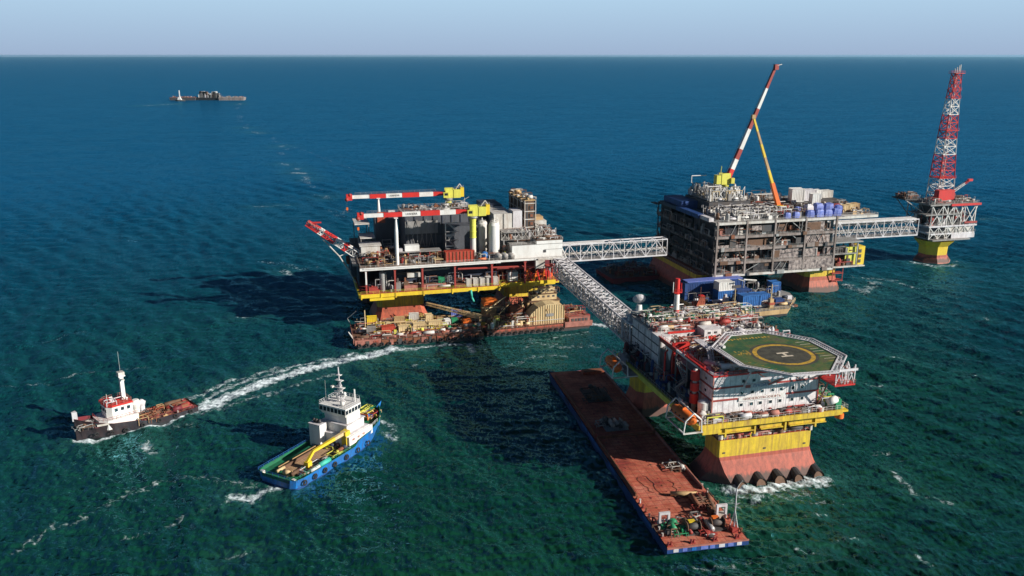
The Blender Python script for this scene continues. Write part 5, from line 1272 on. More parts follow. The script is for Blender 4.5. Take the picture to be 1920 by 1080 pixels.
# ================================================================== VESSELS
def hull(b, st, zb, side, deck, bulw, wl=None, low=None):
    """st: stations (x, half beam at rail, half beam at waterline, deck z, rail z). outline from stern to bow and back"""
    n = len(st)
    def outline(f): return [f(s, 1) for s in st] + [f(s, -1) for s in reversed(st)]
    low_ = outline(lambda s, g: (s[0] - (.0 if s[0] < 1 else .0) - (s[1] - s[2]) * .6 * (1 if s[0] > st[-1][0] * .8 else 0), g * s[2], -1.2))
    wl_ = outline(lambda s, g: (s[0] - (s[1] - s[2]) * .5 * (1 if s[0] > st[-1][0] * .8 else 0), g * (s[2] * .7 + s[1] * .3), zb))
    top = outline(lambda s, g: (s[0], g * s[1], s[4]))
    b.loft([low_, wl_, top], [low or side, side], cap0=True, cap1=False)
    ins = outline(lambda s, g: (s[0] - (.0 if s[0] < st[-1][0] else .35), g * max(s[1] - .3, .02), s[4]))
    ind = outline(lambda s, g: (s[0] - (.0 if s[0] < st[-1][0] else .35), g * max(s[1] - .3, .02), s[3]))
    b.loft([top, ins, ind], [bulw, bulw], cap0=False, cap1=False)
    for a, c in zip(st, st[1:]):
        b.add([(a[0], -a[1] + .3, a[3]), (c[0], -max(c[1] - .3, 0), c[3]), (c[0], max(c[1] - .3, 0), c[3]), (a[0], a[1] - .3, a[3])], [(0, 1, 2, 3)], deck)
def tyre(b, c, ax, r=.8, t=.32):
    c = Vector(c); ax = Vector(ax).normalized(); x, y = frame_for(ax)
    rr = []
    for k in range(12):
        a = 2 * math.pi * k / 12; o = c + (x * math.cos(a) + y * math.sin(a)) * r; u = (x * math.cos(a) + y * math.sin(a))
        rr.append([o + u * t + ax * 0, o + ax * t, o - u * t, o - ax * t])
    for k in range(12):
        p, q = rr[k], rr[(k + 1) % 12]
        b.add(p + q, [(i, (i + 1) % 4, 4 + (i + 1) % 4, 4 + i) for i in range(4)], 'rubber')

def fit(o):
    o.scale = (.9, .94, 1); return o
def tyres(parent, pts, r=.8, t=.32):
    b = MB(); tyre(b, (0, 0, 0), (0, 1, 0), r, t); o = b.build('tyre_fender', parent); o.location = pts[0]
    for p in pts[1:]:
        c = o.copy(); scene.collection.objects.link(c); c.parent = parent; c.location = p
# ---- blue supply vessel -------------------------------------------------
sv = empty('supply_vessel', (-62.5, 204.2, 0), R(61), 'blue hulled supply vessel with white wheelhouse and green aft deck', 'ship')
ST = [(0, 5.2, 4.6, 1.7, 2.7), (.8, 6.6, 6.0, 1.7, 2.7), (3, 7.2, 6.7, 1.7, 2.7), (12, 7.3, 6.9, 1.7, 2.7), (24, 7.3, 6.8, 1.7, 2.8), (26, 7.3, 6.6, 3.4, 4.0), (32, 6.8, 5.6, 3.6, 4.5), (37, 5.6, 3.8, 3.9, 5.1), (41, 3.4, 1.6, 4.2, 5.7), (43.5, 1.2, .4, 4.4, 6.2), (44.6, .25, .1, 4.5, 6.4)]
b = MB(); hull(b, ST, .25, 'ship_blue', 'deck_green', 'deck_green', low='dark_blue'); b.add([(44.4, -.2, 5.0), (46, 0, 7.4), (44.4, .2, 5.0), (43.4, 0, 6.2)], [(0, 1, 3), (1, 2, 3), (0, 2, 1)], 'ship_blue'); b.build('hull', sv)
tyres(sv, [(x, -7.55 + max(0, x - 27) * .12, 1.4) for x in (3, 7, 11, 15, 20, 25, 30)] + [(x, 7.6, 1.4) for x in (6, 14, 22)], .6, .24)
b = MB(); b.box(5.5, 22, -2.8, 4.0, 1.72, 1.85, 'wood')
for k in range(10): b.box(5.5, 22, -2.7 + k * .65, -2.62 + k * .65, 1.85, 1.87, 'brown')
b.box(5, 24, 3.6, 3.9, 1.87, 2.3, 'sand'); b.box(5, 24, 2.0, 2.35, 1.87, 2.7, 'brown'); b.build('cargo_deck', sv)
b = MB(); b.rail([(.5, 6.6, 2.7), (24, 7.1, 2.7)], 'blue', .8, 2); b.rail([(.5, -6.6, 2.7), (24, -7.1, 2.7)], 'green', .8, 2); b.rail([(.1, -5.1, 2.7), (.1, 5.1, 2.7)], 'blue', .8, 2)
b.rail([(26.2, -7.0, 4.0), (36.8, -5.4, 5.1)], 'white', 1, 1.5); b.build('guard_rail', sv)
b = MB(); b.tube((3.2, -2, 2.6), (3.2, 0, 2.6), .7, 'cream', 10); b.greeble(1.5, 5, -4, 3, 1.8, 8, .9, ['cream', 'cream', 'brown', 'sand'], 101, .2)
b.greeble(4, 15, -6.6, -4.2, 1.8, 44, .9, ['lilac_white', 'rust_pink', 'steel', 'navy', 'offwhite', 'teal'], 102, .3); b.greeble(16, 24, -6.6, -4.4, 1.8, 20, 1.2, ['lime', 'green', 'rust', 'navy'], 103, .3)
b.greeble(20, 24, -3, 5, 1.9, 26, 1.3, ['navy', 'lime', 'dark', 'brown'], 104, .4); b.box(.5, 1.4, 5, 6, 1.8, 2.7, 'offwhite'); b.box(.6, 1.4, -6, -5, 1.8, 2.8, 'white'); b.build('deck_gear', sv)
b = MB(); b.box(25, 36, -6.2, 5.2, 1.8, 6.0, 'white'); b.box(26.5, 35, -5.0, 4.6, 6.0, 8.6, 'white'); b.box(27.4, 34, -4.4, 4.2, 8.6, 11.0, 'white')
b.box(25.0, 36.6, -7.0, -6.21, 3.4, 6.0, 'white'); b.box(24.6, 36, -6.3, 5.4, 5.98, 6.12, 'lilac_white'); b.box(26.2, 35.4, -5.3, 4.9, 8.55, 8.7, 'lilac_white')
for x in (27, 29.5, 32): b.cbox((x, -7.02, 4.8), (1.1, .06, .55), 'rust_pink')
b.ladder((25.8, -3.6, 6.2), (28.6, -4.8, 8.7), 'cream', .8); fit(b.build('superstructure', sv))
b = MB()
wp = [(26.6, -4.6), (32.6, -4.8), (34.6, -3.0), (34.6, 2.8), (32.6, 4.6), (26.6, 4.4)]; wq = [(26.0, -5.1), (33.2, -5.3), (35.4, -3.3), (35.4, 3.1), (33.2, 5.1), (26.0, 4.9)]
b.loft([[(x, y, 11.0) for x, y in wp], [(x, y, 12.0) for x, y in wq]], 'white'); b.loft([[(x, y, 12.0) for x, y in wq], [(x, y, 13.3) for x, y in wq]], 'glass'); b.loft([[(x * 1.0, y * 1.04, 13.3) for x, y in wq], [(x, y * 1.04, 13.75) for x, y in wq]], 'white')
for (x0, y0), (x1, y1) in zip(wq, wq[1:] + wq[:1]):
    L = math.hypot(x1 - x0, y1 - y0); k = max(1, int(L / 1.3))
    for i in range(k + 1): t = i / k; b.cbox((x0 + (x1 - x0) * t, y0 + (y1 - y0) * t, 12.65), (.22, .22, 1.3), 'white')
b.rail([(x, y, 13.75) for x, y in wq], 'lilac_white', 1, 1.3, closed=True); fit(b.build('wheelhouse', sv))
b = MB(); b.path([(30.5, 0, 13.7), (30.2, 0, 20), (30, 0, 24.5)], .2, 'lilac_white'); b.truss_face((29.8, -1.2, 13.8), (30, -.3, 20), (31.4, -1.0, 13.8), (30.6, -.3, 20), 5, .1, 'lilac_white'); b.truss_face((29.8, 1.2, 13.8), (30, .3, 20), (31.4, 1.0, 13.8), (30.6, .3, 20), 5, .1, 'lilac_white')
for z, w in ((16, 2.2), (18.2, 1.8), (20.4, 1.3), (22, .8)): b.box(29.6, 30.8, -w, w, z, z + .14, 'white')
b.box(29.4, 29.7, -1.6, 1.6, 17, 17.4, 'white'); b.box(28.6, 29.6, 1.6, 2.3, 18.3, 18.8, 'offwhite'); b.ball((30.4, -1.7, 16.6), .5, 'white'); b.tube((28, 3.8, 13.8), (28, 3.8, 20.5), .06, 'steel', 4); b.tube((32.8, -3.6, 13.8), (32.8, -3.6, 17.5), .25, 'white', 6)
b.ball((28, -2.6, 14.5), .7, 'white'); b.ball((32, 2.4, 14.4), .6, 'white'); fit(b.build('mast', sv))
b = MB(); b.box(22.4, 25.6, 2.2, 6.4, 1.8, 8.6, 'white'); b.box(22.2, 25.8, 2.0, 6.6, 8.6, 8.8, 'lilac_white')
for y_ in (3.2, 4.4, 5.4): b.tube((24, y_, 8.8), (23.6, y_, 9.8), .45, 'dark', 8)
b.box(22.6, 24.0, 2.18, 2.2, 5, 7.4, 'lilac_white'); fit(b.build('funnel', sv))
b = MB(); b.box(24.6, 26.3, -6.1, -4.3, 1.8, 6.4, 'yellow'); b.box(24.3, 26.6, -6.2, -4.2, 6.4, 7.6, 'yellow'); fit(b.build('crane_post', sv))
b = MB(); boom_between(b, (25.2, -5.2, 7.2), (12.6, -3.4, 5.8), 1.0, .7, ['cream', 'yellow', 'yellow']); b.beam((12.6, -3.4, 5.8), (9.9, -3.3, 3.6), .75, 'yellow'); b.box(9.2, 11.0, -4.2, -2.6, 1.9, 3.8, 'yellow'); fit(b.build('crane_boom', sv))
b = MB(); b.greeble(37, 41.5, -3, 2.6, 4.2, 30, 1.8, ['sand', 'orange', 'dull_red', 'blue', 'cream', 'lime'], 105, .2); b.tube((41, 1.6, 5), (41, 3, 5), .6, 'blue', 8); b.box(37.8, 39.6, -1, 2.2, 4.2, 4.9, 'sand'); b.build('windlass', sv)

# ---- dark workboat with cargo aft --------------------------------------
wb = empty('workboat', (-103.2, 256.2, 0), R(-136), 'dark hulled workboat with white wheelhouse forward, trailing a white wake', 'boat')
ST = [(0, 4.2, 3.9, 1.2, 1.9), (.5, 5.0, 4.6, 1.2, 1.9), (6, 5.2, 4.9, 1.2, 1.8), (16, 5.2, 4.9, 1.3, 2.0), (19, 5.1, 4.7, 2.2, 3.0), (26, 4.8, 4.0, 2.8, 4.0), (31, 3.6, 2.2, 3.6, 5.4), (34.4, 1.5, .8, 4.2, 6.6), (35.6, .5, .3, 4.4, 7.0)]
b = MB(); hull(b, ST, .2, 'hull_black', 'brown', 'maroon', low='black'); b.add([(x, y, z) for z in (6.2, 9.0) for x, y in ((34.6, -.9), (35.9, -.3), (35.9, .3), (34.6, .9))], [(0, 1, 5, 4), (1, 2, 6, 5), (2, 3, 7, 6), (3, 0, 4, 7), (4, 5, 6, 7)], 'lilac_white')
b.build('hull', wb)
b = MB(); b.rail([(1, 5.0, 1.9), (18, 5.0, 2.4)], 'maroon', .7, 1.6, .07)
b.build('guard_rail', wb)
tyres(wb, [(x, 5.35 if x < 26 else 5.35 - (x - 26) * .25, 1.2 + max(0, x - 24) * .1) for x in (3, 8, 13, 18, 23, 27, 31)], .5, .22)
hb_ = MB(); hb_.cbox((28.9, 4.2, 4.3), (3.2, .12, .6), 'offwhite', -.24); hb_.build('nameboard', wb)
b = MB(); b.prism([(18.6, -4.2), (27.5, -4.2), (29.5, -2.6), (29.5, 2.6), (27.5, 4.4), (18.6, 4.4)], 2.2, 5.0, 'white'); b.rail([(18.6, 4.3, 5), (27.5, 4.3, 5), (29.4, 2.6, 5), (29.4, -2.6, 5)], 'dull_red', 1, 1.2); b.build('deckhouse', wb)
b = MB(); hp = [(19.6, -3.2), (25.6, -3.2), (27, -2), (27, 2), (25.6, 3.2), (19.6, 3.2)]
b.prism(hp, 5.0, 8.6, 'white'); b.prism([(x * 1.01 - .3, y * 1.12) for x, y in hp], 8.6, 9.1, 'red'); b.rail([(x, y, 9.1) for x, y in hp], 'rust_pink', 1.0, 1.2, closed=True)
b.greeble(20, 26, -2.6, 2.4, 9.1, 16, 1.4, ['red', 'white', 'rust_pink', 'lilac_white'], 111, .3); b.build('wheelhouse', wb)
for x in (20.8, 22.6, 24.4):
    b = MB(); b.box(x - .45, x + .45, 3.202, 3.26, 6.9, 7.9, 'glass'); b.build('window', wb)
for y_ in (-1.8, 0, 1.8):
    b = MB(); b.box(27.002, 27.06, y_ - .5, y_ + .5, 6.9, 7.9, 'glass'); b.build('window', wb)
b = MB(); b.box(20.35, 21.45, -.55, .55, 9.1, 16.4, 'white'); b.box(19.9, 21.9, -1.0, 1.0, 16.4, 16.7, 'white'); b.box(20.0, 21.8, -.9, .9, 16.7, 17.8, 'offwhite'); b.tube((20.9, 0, 17.8), (20.9, 0, 24.2), .07, 'steel', 4); b.tube((26.4, 2.4, 9.1), (26.4, 2.4, 12.8), .08, 'offwhite', 4)
b.beam((21.6, -.6, 9.1), (23.5, -2.4, 9.1), .2, 'offwhite'); b.box(20.6, 21.2, -2.2, 2.2, 15.6, 15.8, 'offwhite'); b.build('mast', wb)
b = MB(); b.lathe((17, -1.6, 1.8), [(1.0, 0), (1.0, 2.5), (1.5, 4.2), (.9, 5.4)], 'white', 10); b.lathe((15, -2.4, 1.8), [(.8, 0), (.9, 2.6), (1.3, 3.8), (.4, 4.6)], 'lilac_white', 10); b.build('ventilator', wb)
b = MB(); b.greeble(8, 17.5, -4, 4, 1.3, 90, 1.9, ['rust', 'sand', 'brown', 'dark', 'rust', 'hull_orange'], 112, .35); b.greeble(.8, 8, -4.2, 4.2, 1.3, 46, 1.2, ['dull_red', 'rust', 'brown', 'maroon', 'offwhite'], 113, .3); b.box(1, 8, -4.2, 2, 1.3, 2.0, 'dull_red')
b.greeble(12, 16.5, 1, 4, 1.3, 20, 2.4, ['sand', 'rust', 'brown', 'rust'], 114, .3); b.build('deck_cargo', wb)
b = MB(); b.greeble(29.8, 33.6, -2.2, 2.2, 3.9, 22, 1.3, ['steel', 'dark', 'offwhite', 'brown'], 115, .3); b.tube((31.6, 1.4, 4.6), (31.6, 2.6, 4.6), .6, 'lilac_white', 8); b.build('windlass', wb)

# ---- long red barge beside the quarters platform -------------------------
BR = R(101.2)
bb = empty('deck_barge', (35.0, 170.0, 0), BR, 'long flat red decked barge with blue sides lying beside the quarters platform', 'barge')
Lb, Wb = 113.0, 19.8   # x aft, y from 0 to -Wb
b = MB()
b.loft([[(3.5, -.2, -1.2), (3.5, -Wb + .2, -1.2), (Lb - 2, -Wb + .2, -1.2), (Lb - 2, -.2, -1.2)], [(0, 0, 1.3), (0, -Wb, 1.3), (Lb, -Wb, 1.3), (Lb, 0, 1.3)], [(0, 0, 2.6), (0, -Wb, 2.6), (Lb, -Wb, 2.6), (Lb, 0, 2.6)]], ['dark_blue', 'dark_blue'], cap1=False)
g = random.Random(8)
for k in range(8): y_ = -1.5 - k * 2.2; b.box(-.06, 0, y_ - g.uniform(1.0, 1.9), y_, 1.5, 2.4, g.choice(['tarp_blue', 'ship_blue', 'blue', 'lilac_white', 'tarp_blue']))
for k in range(16): x = 4 + k * 6.8; b.box(x, x + 5.4, 0.001, .07, 1.5, 2.3, g.choice(['dark_blue', 'blue', 'navy']))
b.box(-.12, .2, -Wb, 0, 2.4, 2.75, 'rust_pink'); b.build('hull', bb)
b = MB(); b.add([(0.2, -.2, 2.6), (.2, -Wb + .2, 2.6), (Lb - .2, -Wb + .2, 2.6), (Lb - .2, -.2, 2.6)], [(0, 1, 2, 3)], 'barge_deck')
b.build('deck', bb)
b = MB()
for k in range(52): x = 2 + k * 2.1; b.box(x, x + .09, -Wb + .6, -.6, 2.6, 2.66, 'dull_red')
for x0, x1, y_ in ((24, 58, -18.9), (24, 58, -1.0), (60, 108, -1.0), (60, 108, -18.9)): b.box(x0, x1, y_ - .18, y_ + .18, 2.6, 3.5, 'rust_pink' if y_ < -5 else 'rust')
b.box(58, 58.3, -18.7, -1.2, 2.6, 3.3, 'rust')
for k in range(26): b.box(25 + k * 3.1, 25.2 + k * 3.1, -1.3, -.8, 2.6, 3.6, 'dull_red')
b.build('deck_coaming', bb)
b = MB()
for (x, y_, s) in ((9.2, -2.8, 1), (10, -17.6, 1)):
    for dy in (-1.1, 1.1): b.box(x, x + .6, y_ + dy - .25, y_ + dy + .25, 2.6, 5.6, 'lilac_white')
    b.box(x, x + .6, y_ - 1.35, y_ + 1.35, 5.6, 6.2, 'lilac_white'); b.box(x + .1, x + 1.6, y_ - 1.2, y_ + 1.2, 2.6, 3.6, 'offwhite')
b.build('bollard_frame', bb)
for (x, y_, m) in ((5.6, -8.4, 'yellow'), (6.2, -14.6, 'orange')):
    b = MB(); b.box(x - 1.6, x + 1.8, y_ - 2, y_ + 2, 2.62, 3.0, 'dark'); b.tube((x, y_ - 1.5, 4.1), (x, y_ + 1.5, 4.1), .8, 'dark', 12)
    for q in (-1.7, 1.5): b.tube((x, y_ + q, 4.1), (x, y_ + q + .2, 4.1), 1.2, 'brown', 14)
    b.box(x + .8, x + 2, y_ - 1, y_ + .6, 3, 4.8, m); b.build('winch', bb)
b = MB()
b.greeble(3.5, 9, -7.6, -2.5, 2.62, 40, 2.2, ['dark', 'grey', 'steel', 'dull_red', 'brown', 'green'], 120, .4)
b.greeble(2, 10, -13.4, -10.4, 2.62, 18, 1.5, ['dull_red', 'dark', 'steel'], 121, .3)
b.path([(10.5, -4, 3), (11.6, -7, 3.2), (9.8, -9.2, 3.4), (9.8, -12, 4.2)], .16, 'offwhite'); b.build('mooring_machinery', bb)
b = MB(); b.path([(1, -19, 3.6), (12, -19.2, 3.2), (22, -19, 4)], .1, 'brown'); b.build('mooring_line', bb)
for k, y_ in enumerate((-1, -6.5, -12, -17.5)):
    b = MB(); b.cbox((1.2, y_, 2.7), (.9, 1.2, .16), 'dull_red'); b.lathe((1.2, y_ - .35, 2.7), [(.22, 0), (.22, .7), (.3, .8)], 'dull_red', 8); b.lathe((1.2, y_ + .35, 2.7), [(.22, 0), (.22, .7), (.3, .8)], 'maroon', 8); b.build('bollard', bb)
for k in range(17):
    x, y_ = (5 + k * 2.2, -.75) if k < 9 else (3 + (k - 9) * 3.2, -19.3)
    b = MB(); b.cbox((x, y_, 2.7), (.7, .6, .16), 'dull_red'); b.lathe((x, y_, 2.7), [(.22, 0), (.2, .7 + .3 * (k % 2)), (.3, .85 + .3 * (k % 2))], g.choice(['maroon', 'rust', 'dark', 'offwhite']), 8); b.build('deck_post', bb)
def heap(name, x0, x1, y0, y1, n, h, pal, seed, label):
    b = MB(); b.greeble(0, x1 - x0, 0, y1 - y0, 0, n, h, pal, seed, .4); b.box(0, x1 - x0, 0, y1 - y0, 0, .12, pal[0])
    c_, s_ = math.cos(BR), math.sin(BR)
    tag(b.build(name, None, (35 + x0 * c_ - y0 * s_, 170 + x0 * s_ + y0 * c_, 2.68), BR), label, 'gear heap')
b = MB(); g = random.Random(19)
for k in range(90):
    x, y_ = g.uniform(12, 106), g.uniform(-18.4, -1.6); b.cbox((x, y_, 2.66), (g.uniform(.15, .7), g.uniform(.1, .5), .12), g.choice(['rust', 'dull_red', 'brown', 'maroon']), g.uniform(0, 1.6))
for k in range(9):
    x, y_ = g.uniform(14, 90), g.uniform(-17, -3); pts = [(x, y_, 2.67)]
    for j in range(7): x += g.uniform(.6, 2.2); y_ += g.uniform(-1, 1); pts.append((x, max(-18.5, min(-1.5, y_)), 2.67))
    b.path(pts, .05, g.choice(['dark', 'brown', 'rust']), 4)
b.build('deck_fittings', bb)
heap('deck_gear', 12, 20, -18.4, -13.6, 34, 1.8, ['rust', 'dull_red', 'brown', 'rust_pink'], 122, 'rusty heap of frames and pipes near the right bow corner of the red barge')
heap('deck_gear', 34, 40, -18.4, -15.6, 14, 1.6, ['brown', 'offwhite', 'rust'], 123, 'small pale heap beside the red barge edge below the lifeboat')
heap('deck_gear', 62, 69, -12, -5, 30, 1.2, ['grey', 'steel', 'dark'], 124, 'grey heap of steel in the shaded middle of the red barge')
heap('deck_gear', 84, 95, -14, -6, 34, 1.4, ['dark', 'brown', 'black'], 125, 'black heap of hoses near the far end of the red barge')
b = MB(); b.tube((21, -16, 3.3), (22.5, -9.5, 3.3), .62, 'sand', 10); b.box(20.4, 21.8, -15.6, -15, 2.6, 3.0, 'brown'); b.box(21.6, 23, -11, -10.4, 2.6, 3.0, 'brown'); b.build('roller', bb)
b = MB(); b.box(108, 111, -19, -11, 2.62, 3.6, 'hull_orange'); b.box(108.2, 110.8, -18.6, -11.4, 3.6, 3.75, 'rust'); b.build('end_locker', bb)
b = MB(); b.tube((4.2, -18.0, 2.6), (4.2, -18.0, 13.5), .16, 'lilac_white', 6); b.path([(3.4, -18.8, 2.6), (4.2, -18, 8)], .1, 'white'); b.path([(5.2, -17.2, 2.6), (4.2, -18, 8)], .1, 'white'); b.tube((4.2, -18.0, 9.5), (3.9, -18.9, 9.9), .1, 'lilac_white', 5); b.box(3.2, 5.2, -18.8, -17.2, 2.6, 3.8, 'dull_red'); b.path([(4.2, -18, 13.5), (4.4, -18.8, 14.6), (4.2, -19.3, 15.4)], .06, 'offwhite'); b.build('light_mast', bb)

# ---- work barges under the production platform ---------------------------
CR = ['cream', 'sand', 'offwhite', 'brown', 'rust', 'orange', 'grey', 'cream', 'sand']
cb = empty('work_barge', P1w(-6, -20.3, 0), A0 + R(-.8), 'rusty work barge heaped with crates, moored under the left platform', 'barge')
b = MB(); b.loft([[(2, .6, -1.2), (50, .6, -1.2), (50, 22, -1.2), (2, 22, -1.2)], [(0, 0, 1.2), (51, 0, 1.2), (51, 23, 1.2), (0, 23, 1.2)], [(-.4, 0, 3), (51, 0, 2.6), (51, 23, 2.6), (-.4, 23, 3)]], ['dark', 'rust'], mcap='brown')
b.box(0, 10, -.15, -.02, 1.4, 3.4, 'rust_pink'); b.box(-.6, -.42, 0, 23, 2, 3.8, 'rust_pink')
for k in range(16): b.box(1 + k * 3.1, 2 + k * 3.1 + (k % 3) * .4, -.3, -.16, .8, 2.9, ('rust_pink', 'dark', 'hull_red', 'rust')[k % 4])
b.build('hull', cb)
tyres(cb, [(1.6 + k * 2.9, -.5, 1.4) for k in range(17)], .55, .24)
b = MB(); b.rail([(-.3, 0.1, 3), (10, .1, 3), (50, .1, 2.7)], 'rust_pink', 1.1, 1.5, .06); b.path([(-.3, 2, 3), (-2.2, 2, 6.5), (-.3, 5, 3)], .18, 'offwhite'); b.tube((5, 13, 3), (5, 13, 11.5), .2, 'cream', 6); b.path([(5, 13, 6.8), (1, 14, 6.8)], .12, 'offwhite')
b.path([(-.3, 23, 3), (-1.5, 23, 5.6), (2, 21, 9)], .12, 'steel'); b.build('railing', cb)
b = MB(); b.greeble(1, 50, 1, 3.5, 2.9, 170, 1.8, ['rust_pink', 'rust', 'hull_red', 'brown', 'dark', 'offwhite', 'dull_red'], 130, .35)
b.greeble(8, 34, 3.5, 20, 2.9, 260, 3.2, ['cream', 'sand', 'cream', 'offwhite', 'brown', 'rust', 'lime', 'steel', 'yellow'], 131, .3)
b.greeble(32, 50, 4, 21, 2.9, 130, 2.6, ['brown', 'rust', 'dark', 'offwhite', 'cream', 'green'], 132, .35); b.greeble(1, 12, 9, 22, 2.9, 50, 2.6, ['steel', 'rust_pink', 'brown', 'cream', 'dark'], 133, .35); b.build('deck_clutter', cb)
def CBw(x, y, z):
    c, s_ = math.cos(A0 + R(-.8)), math.sin(A0 + R(-.8)); o = P1w(-6, -20.3, 0); return (o[0] + x * c - y * s_, o[1] + x * s_ + y * c, z)
crates = [(7, 8, 3.6, 2.6, 3.0, 'grey', 'grey crate beside the red one near the left end of the work barge'), (13.5, 7, 5.4, 2.8, 3.4, 'box_red', 'bright red container near the left end of the work barge'),
 (20, 6.5, 5, 2.8, 3.2, 'cream', 'cream crate directly right of the red container'), (26, 7, 5.2, 2.8, 3.6, 'cream', 'cream crate second to the right of the red container'), (32.5, 7.5, 5.6, 2.8, 3.8, 'cream', 'long cream crate left of the white and green boxes'),
 (8, 17, 4, 3, 4.6, 'yellow', 'yellow crate behind the pale post at the barge left end'), (19, 15, 4.4, 2.6, 4.2, 'sand', 'sandy crate in the back row behind the red container'), (25, 16, 4, 2.6, 5.0, 'offwhite', 'off-white crate in the middle of the back row'), (31, 15, 3, 2.6, 4.6, 'cream', 'tall narrow cream crate in the back row'),
 (38, 11, 2.4, 2.4, 3.2, 'white', 'small white box left of the green box'), (41, 11, 2.6, 2.4, 3.2, 'green', 'green box in the middle of the work barge'), (45.5, 8, 3.4, 2.6, 3.4, 'orange', 'orange crate left of the derrick foot'), (36.5, 17, 4, 2.6, 2.6, 'sand', 'low sandy crate at the back, left of the derrick boom'), (43, 18, 4.6, 3.2, 4.4, 'tarp_blue', 'dull blue cabin at the back of the barge beside the boom'), (9, 4.2, 2.2, 1.6, 1.6, 'white', 'small white chest at the front edge left of the red container')]
for k, (x, y_, dx, dy, dz, m, lb) in enumerate(crates):
    container('crate', CBw(x, y_, 2.95), A0 + (k * 13 % 7 - 3) * .03, (dx, dy, dz), m, lb, 'crates on the rusty work barge', 'crate')
e = empty('derrick_crane', CBw(53.0, 7.5, 2.7), A0, 'small tan derrick crane with its boom laid low over the barge', 'crane')
b = MB(); b.lathe((0, 0, 0), [(1.8, 0), (1.6, 2.6)], 'yellow', 10); b.box(-1.6, 2, -1.6, 1.6, 2.6, 4.8, 'brown'); b.box(-2.6, -1.6, -1.4, 0, 2.6, 4.6, 'sand'); b.build('pedestal', e)
b = MB(); lattice(b, (-1.5, 0, 4.2), (-22.0, 13, 7.8), 1.6, .9, 12, .16, ['cream', 'sand', 'cream', 'sand']); boom_between(b, (-1.5, 0, 4.0), (-10, 5.4, 5.4), .9, .8, ['cream']); b.build('boom', e)
ab = empty('accommodation_barge', P1w(46.5, -19.6, 0), A0 + R(1.0), 'red edged barge with a tan arched shed and tiered yellow cabins, right of the crates', 'barge')
b = MB(); b.loft([[(0, .5, -1.2), (43, .5, -1.2), (43, 20, -1.2), (0, 20, -1.2)], [(0, 0, 1), (44, 0, 1), (44, 20.5, 1), (0, 20.5, 1)], [(0, 0, 2.8), (45, 0, 3.2), (45, 20.5, 3.2), (0, 20.5, 2.8)]], ['dark', 'hull_red'], mcap='brown')
b.box(33, 45, -.5, -.02, 1.6, 3.8, 'rust_pink'); b.box(35, 44, .02, 8, 3.21, 5.4, 'rust_pink')
for k in range(5): b.box(36 + k * 1.5, 37 + k * 1.5, -.14, .015, 3.8, 5.0, 'dark')
b.build('hull', ab)
tyres(ab, [(2 + k * 2.5, -.4, 1.2) for k in range(13)], .5, .22)
b = MB(); b.rail([(0, 0.1, 2.9), (33, .1, 3.1)], 'rust_pink', 1.1, 1.4, .06); b.build('railing', ab)
b = MB(); prof = [(17.5, 3), (17.5, 5.2), (19.2, 8), (22, 10.4), (25.4, 11.4), (29, 11.4), (32.6, 10.6), (33.4, 8), (33.4, 3)]
b.loft([[(x, 1.6, z) for x, z in prof], [(x, 8, z) for x, z in prof]][::-1], 'cream')
for x in range(18, 34, 1):
    zt = 3 + min(8.4, max(2.2, 2.2 + (x - 17.5) * 1.35)) ; b.box(x, x + .16, 1.42, 1.59, 3, min(zt, 11.2), 'sand')
b.box(17.6, 33.2, 1.3, 1.41, 4.8, 5.0, 'offwhite'); b.cbox((27, 1.45, 7.0), (3.2, .2, 1.2), 'grey'); b.cbox((26, 1.45, 9.2), (.9, .2, .9), 'sand'); b.build('arched_shed', ab)
b = MB(); b.box(20, 34, 10, 17, 3, 10.6, 'sand'); b.box(22, 33, 11, 16, 10.6, 13.4, 'cream'); b.box(26, 32, 11.5, 15, 13.4, 15.6, 'cream'); b.box(21.6, 33.4, 10.6, 16.4, 13.3, 13.5, 'brown'); b.box(19.6, 34.4, 9.6, 17.4, 10.5, 10.7, 'brown')
for x in (22.8, 25, 27.2, 29.4, 31.6): b.cbox((x, 10.97, 12.2), (1.0, .1, .8), 'dark')
for x in (27.2, 29.4, 31): b.cbox((x, 11.47, 14.6), (.8, .1, .7), 'dark')
b.build('tiered_cabin', ab)
b = MB(); b.box(2, 7, 12, 19, 3, 9.4, 'sand'); b.box(2, 8, 13, 18, 9.4, 11.6, 'orange'); b.box(.6, 9, 10.8, 11.9, 9.0, 9.3, 'cream'); b.box(7.5, 12, 12, 18, 3, 8, 'grey'); b.build('pump_house', ab)
b = MB(); b.greeble(1, 17, 1, 9, 2.9, 120, 4, ['brown', 'rust', 'lime', 'dark', 'sand', 'rust', 'dull_red'], 140, .4); b.greeble(8, 22, 8, 18, 3, 160, 8, ['brown', 'dark', 'cream', 'rust', 'navy', 'dark'], 141, .4)
b.box(12, 17, 7, 12, 3, 9.5, 'rust'); b.box(9.6, 12, 4, 8, 3, 7, 'hull_orange'); b.greeble(0, 18, .8, 6, 3, 120, 4.5, ['rust', 'cream', 'hull_orange', 'sand', 'brown', 'offwhite'], 145, .35)
b.greeble(18, 44, 9, 19, 10.8, 30, 3, ['cream', 'brown', 'rust', 'sand'], 142, .5) if False else None
b.greeble(34, 44, 1, 18, 3.2, 100, 3.4, ['brown', 'rust', 'dull_red', 'dark', 'steel', 'rust_pink', 'sand'], 143, .4); b.greeble(22, 33, 11, 16, 13.4, 26, 2.2, ['cream', 'brown', 'sand', 'offwhite'], 144, .4)
b.tube((5, 3.5, 3), (5, 3.5, 7.4), 1.3, 'lime', 10); b.path([(1, 6, 9.5), (11, 12, 13)], .25, 'cream'); b.path([(2, 4, 4), (14, 10, 12.5)], .2, 'sand'); b.build('deck_clutter', ab)

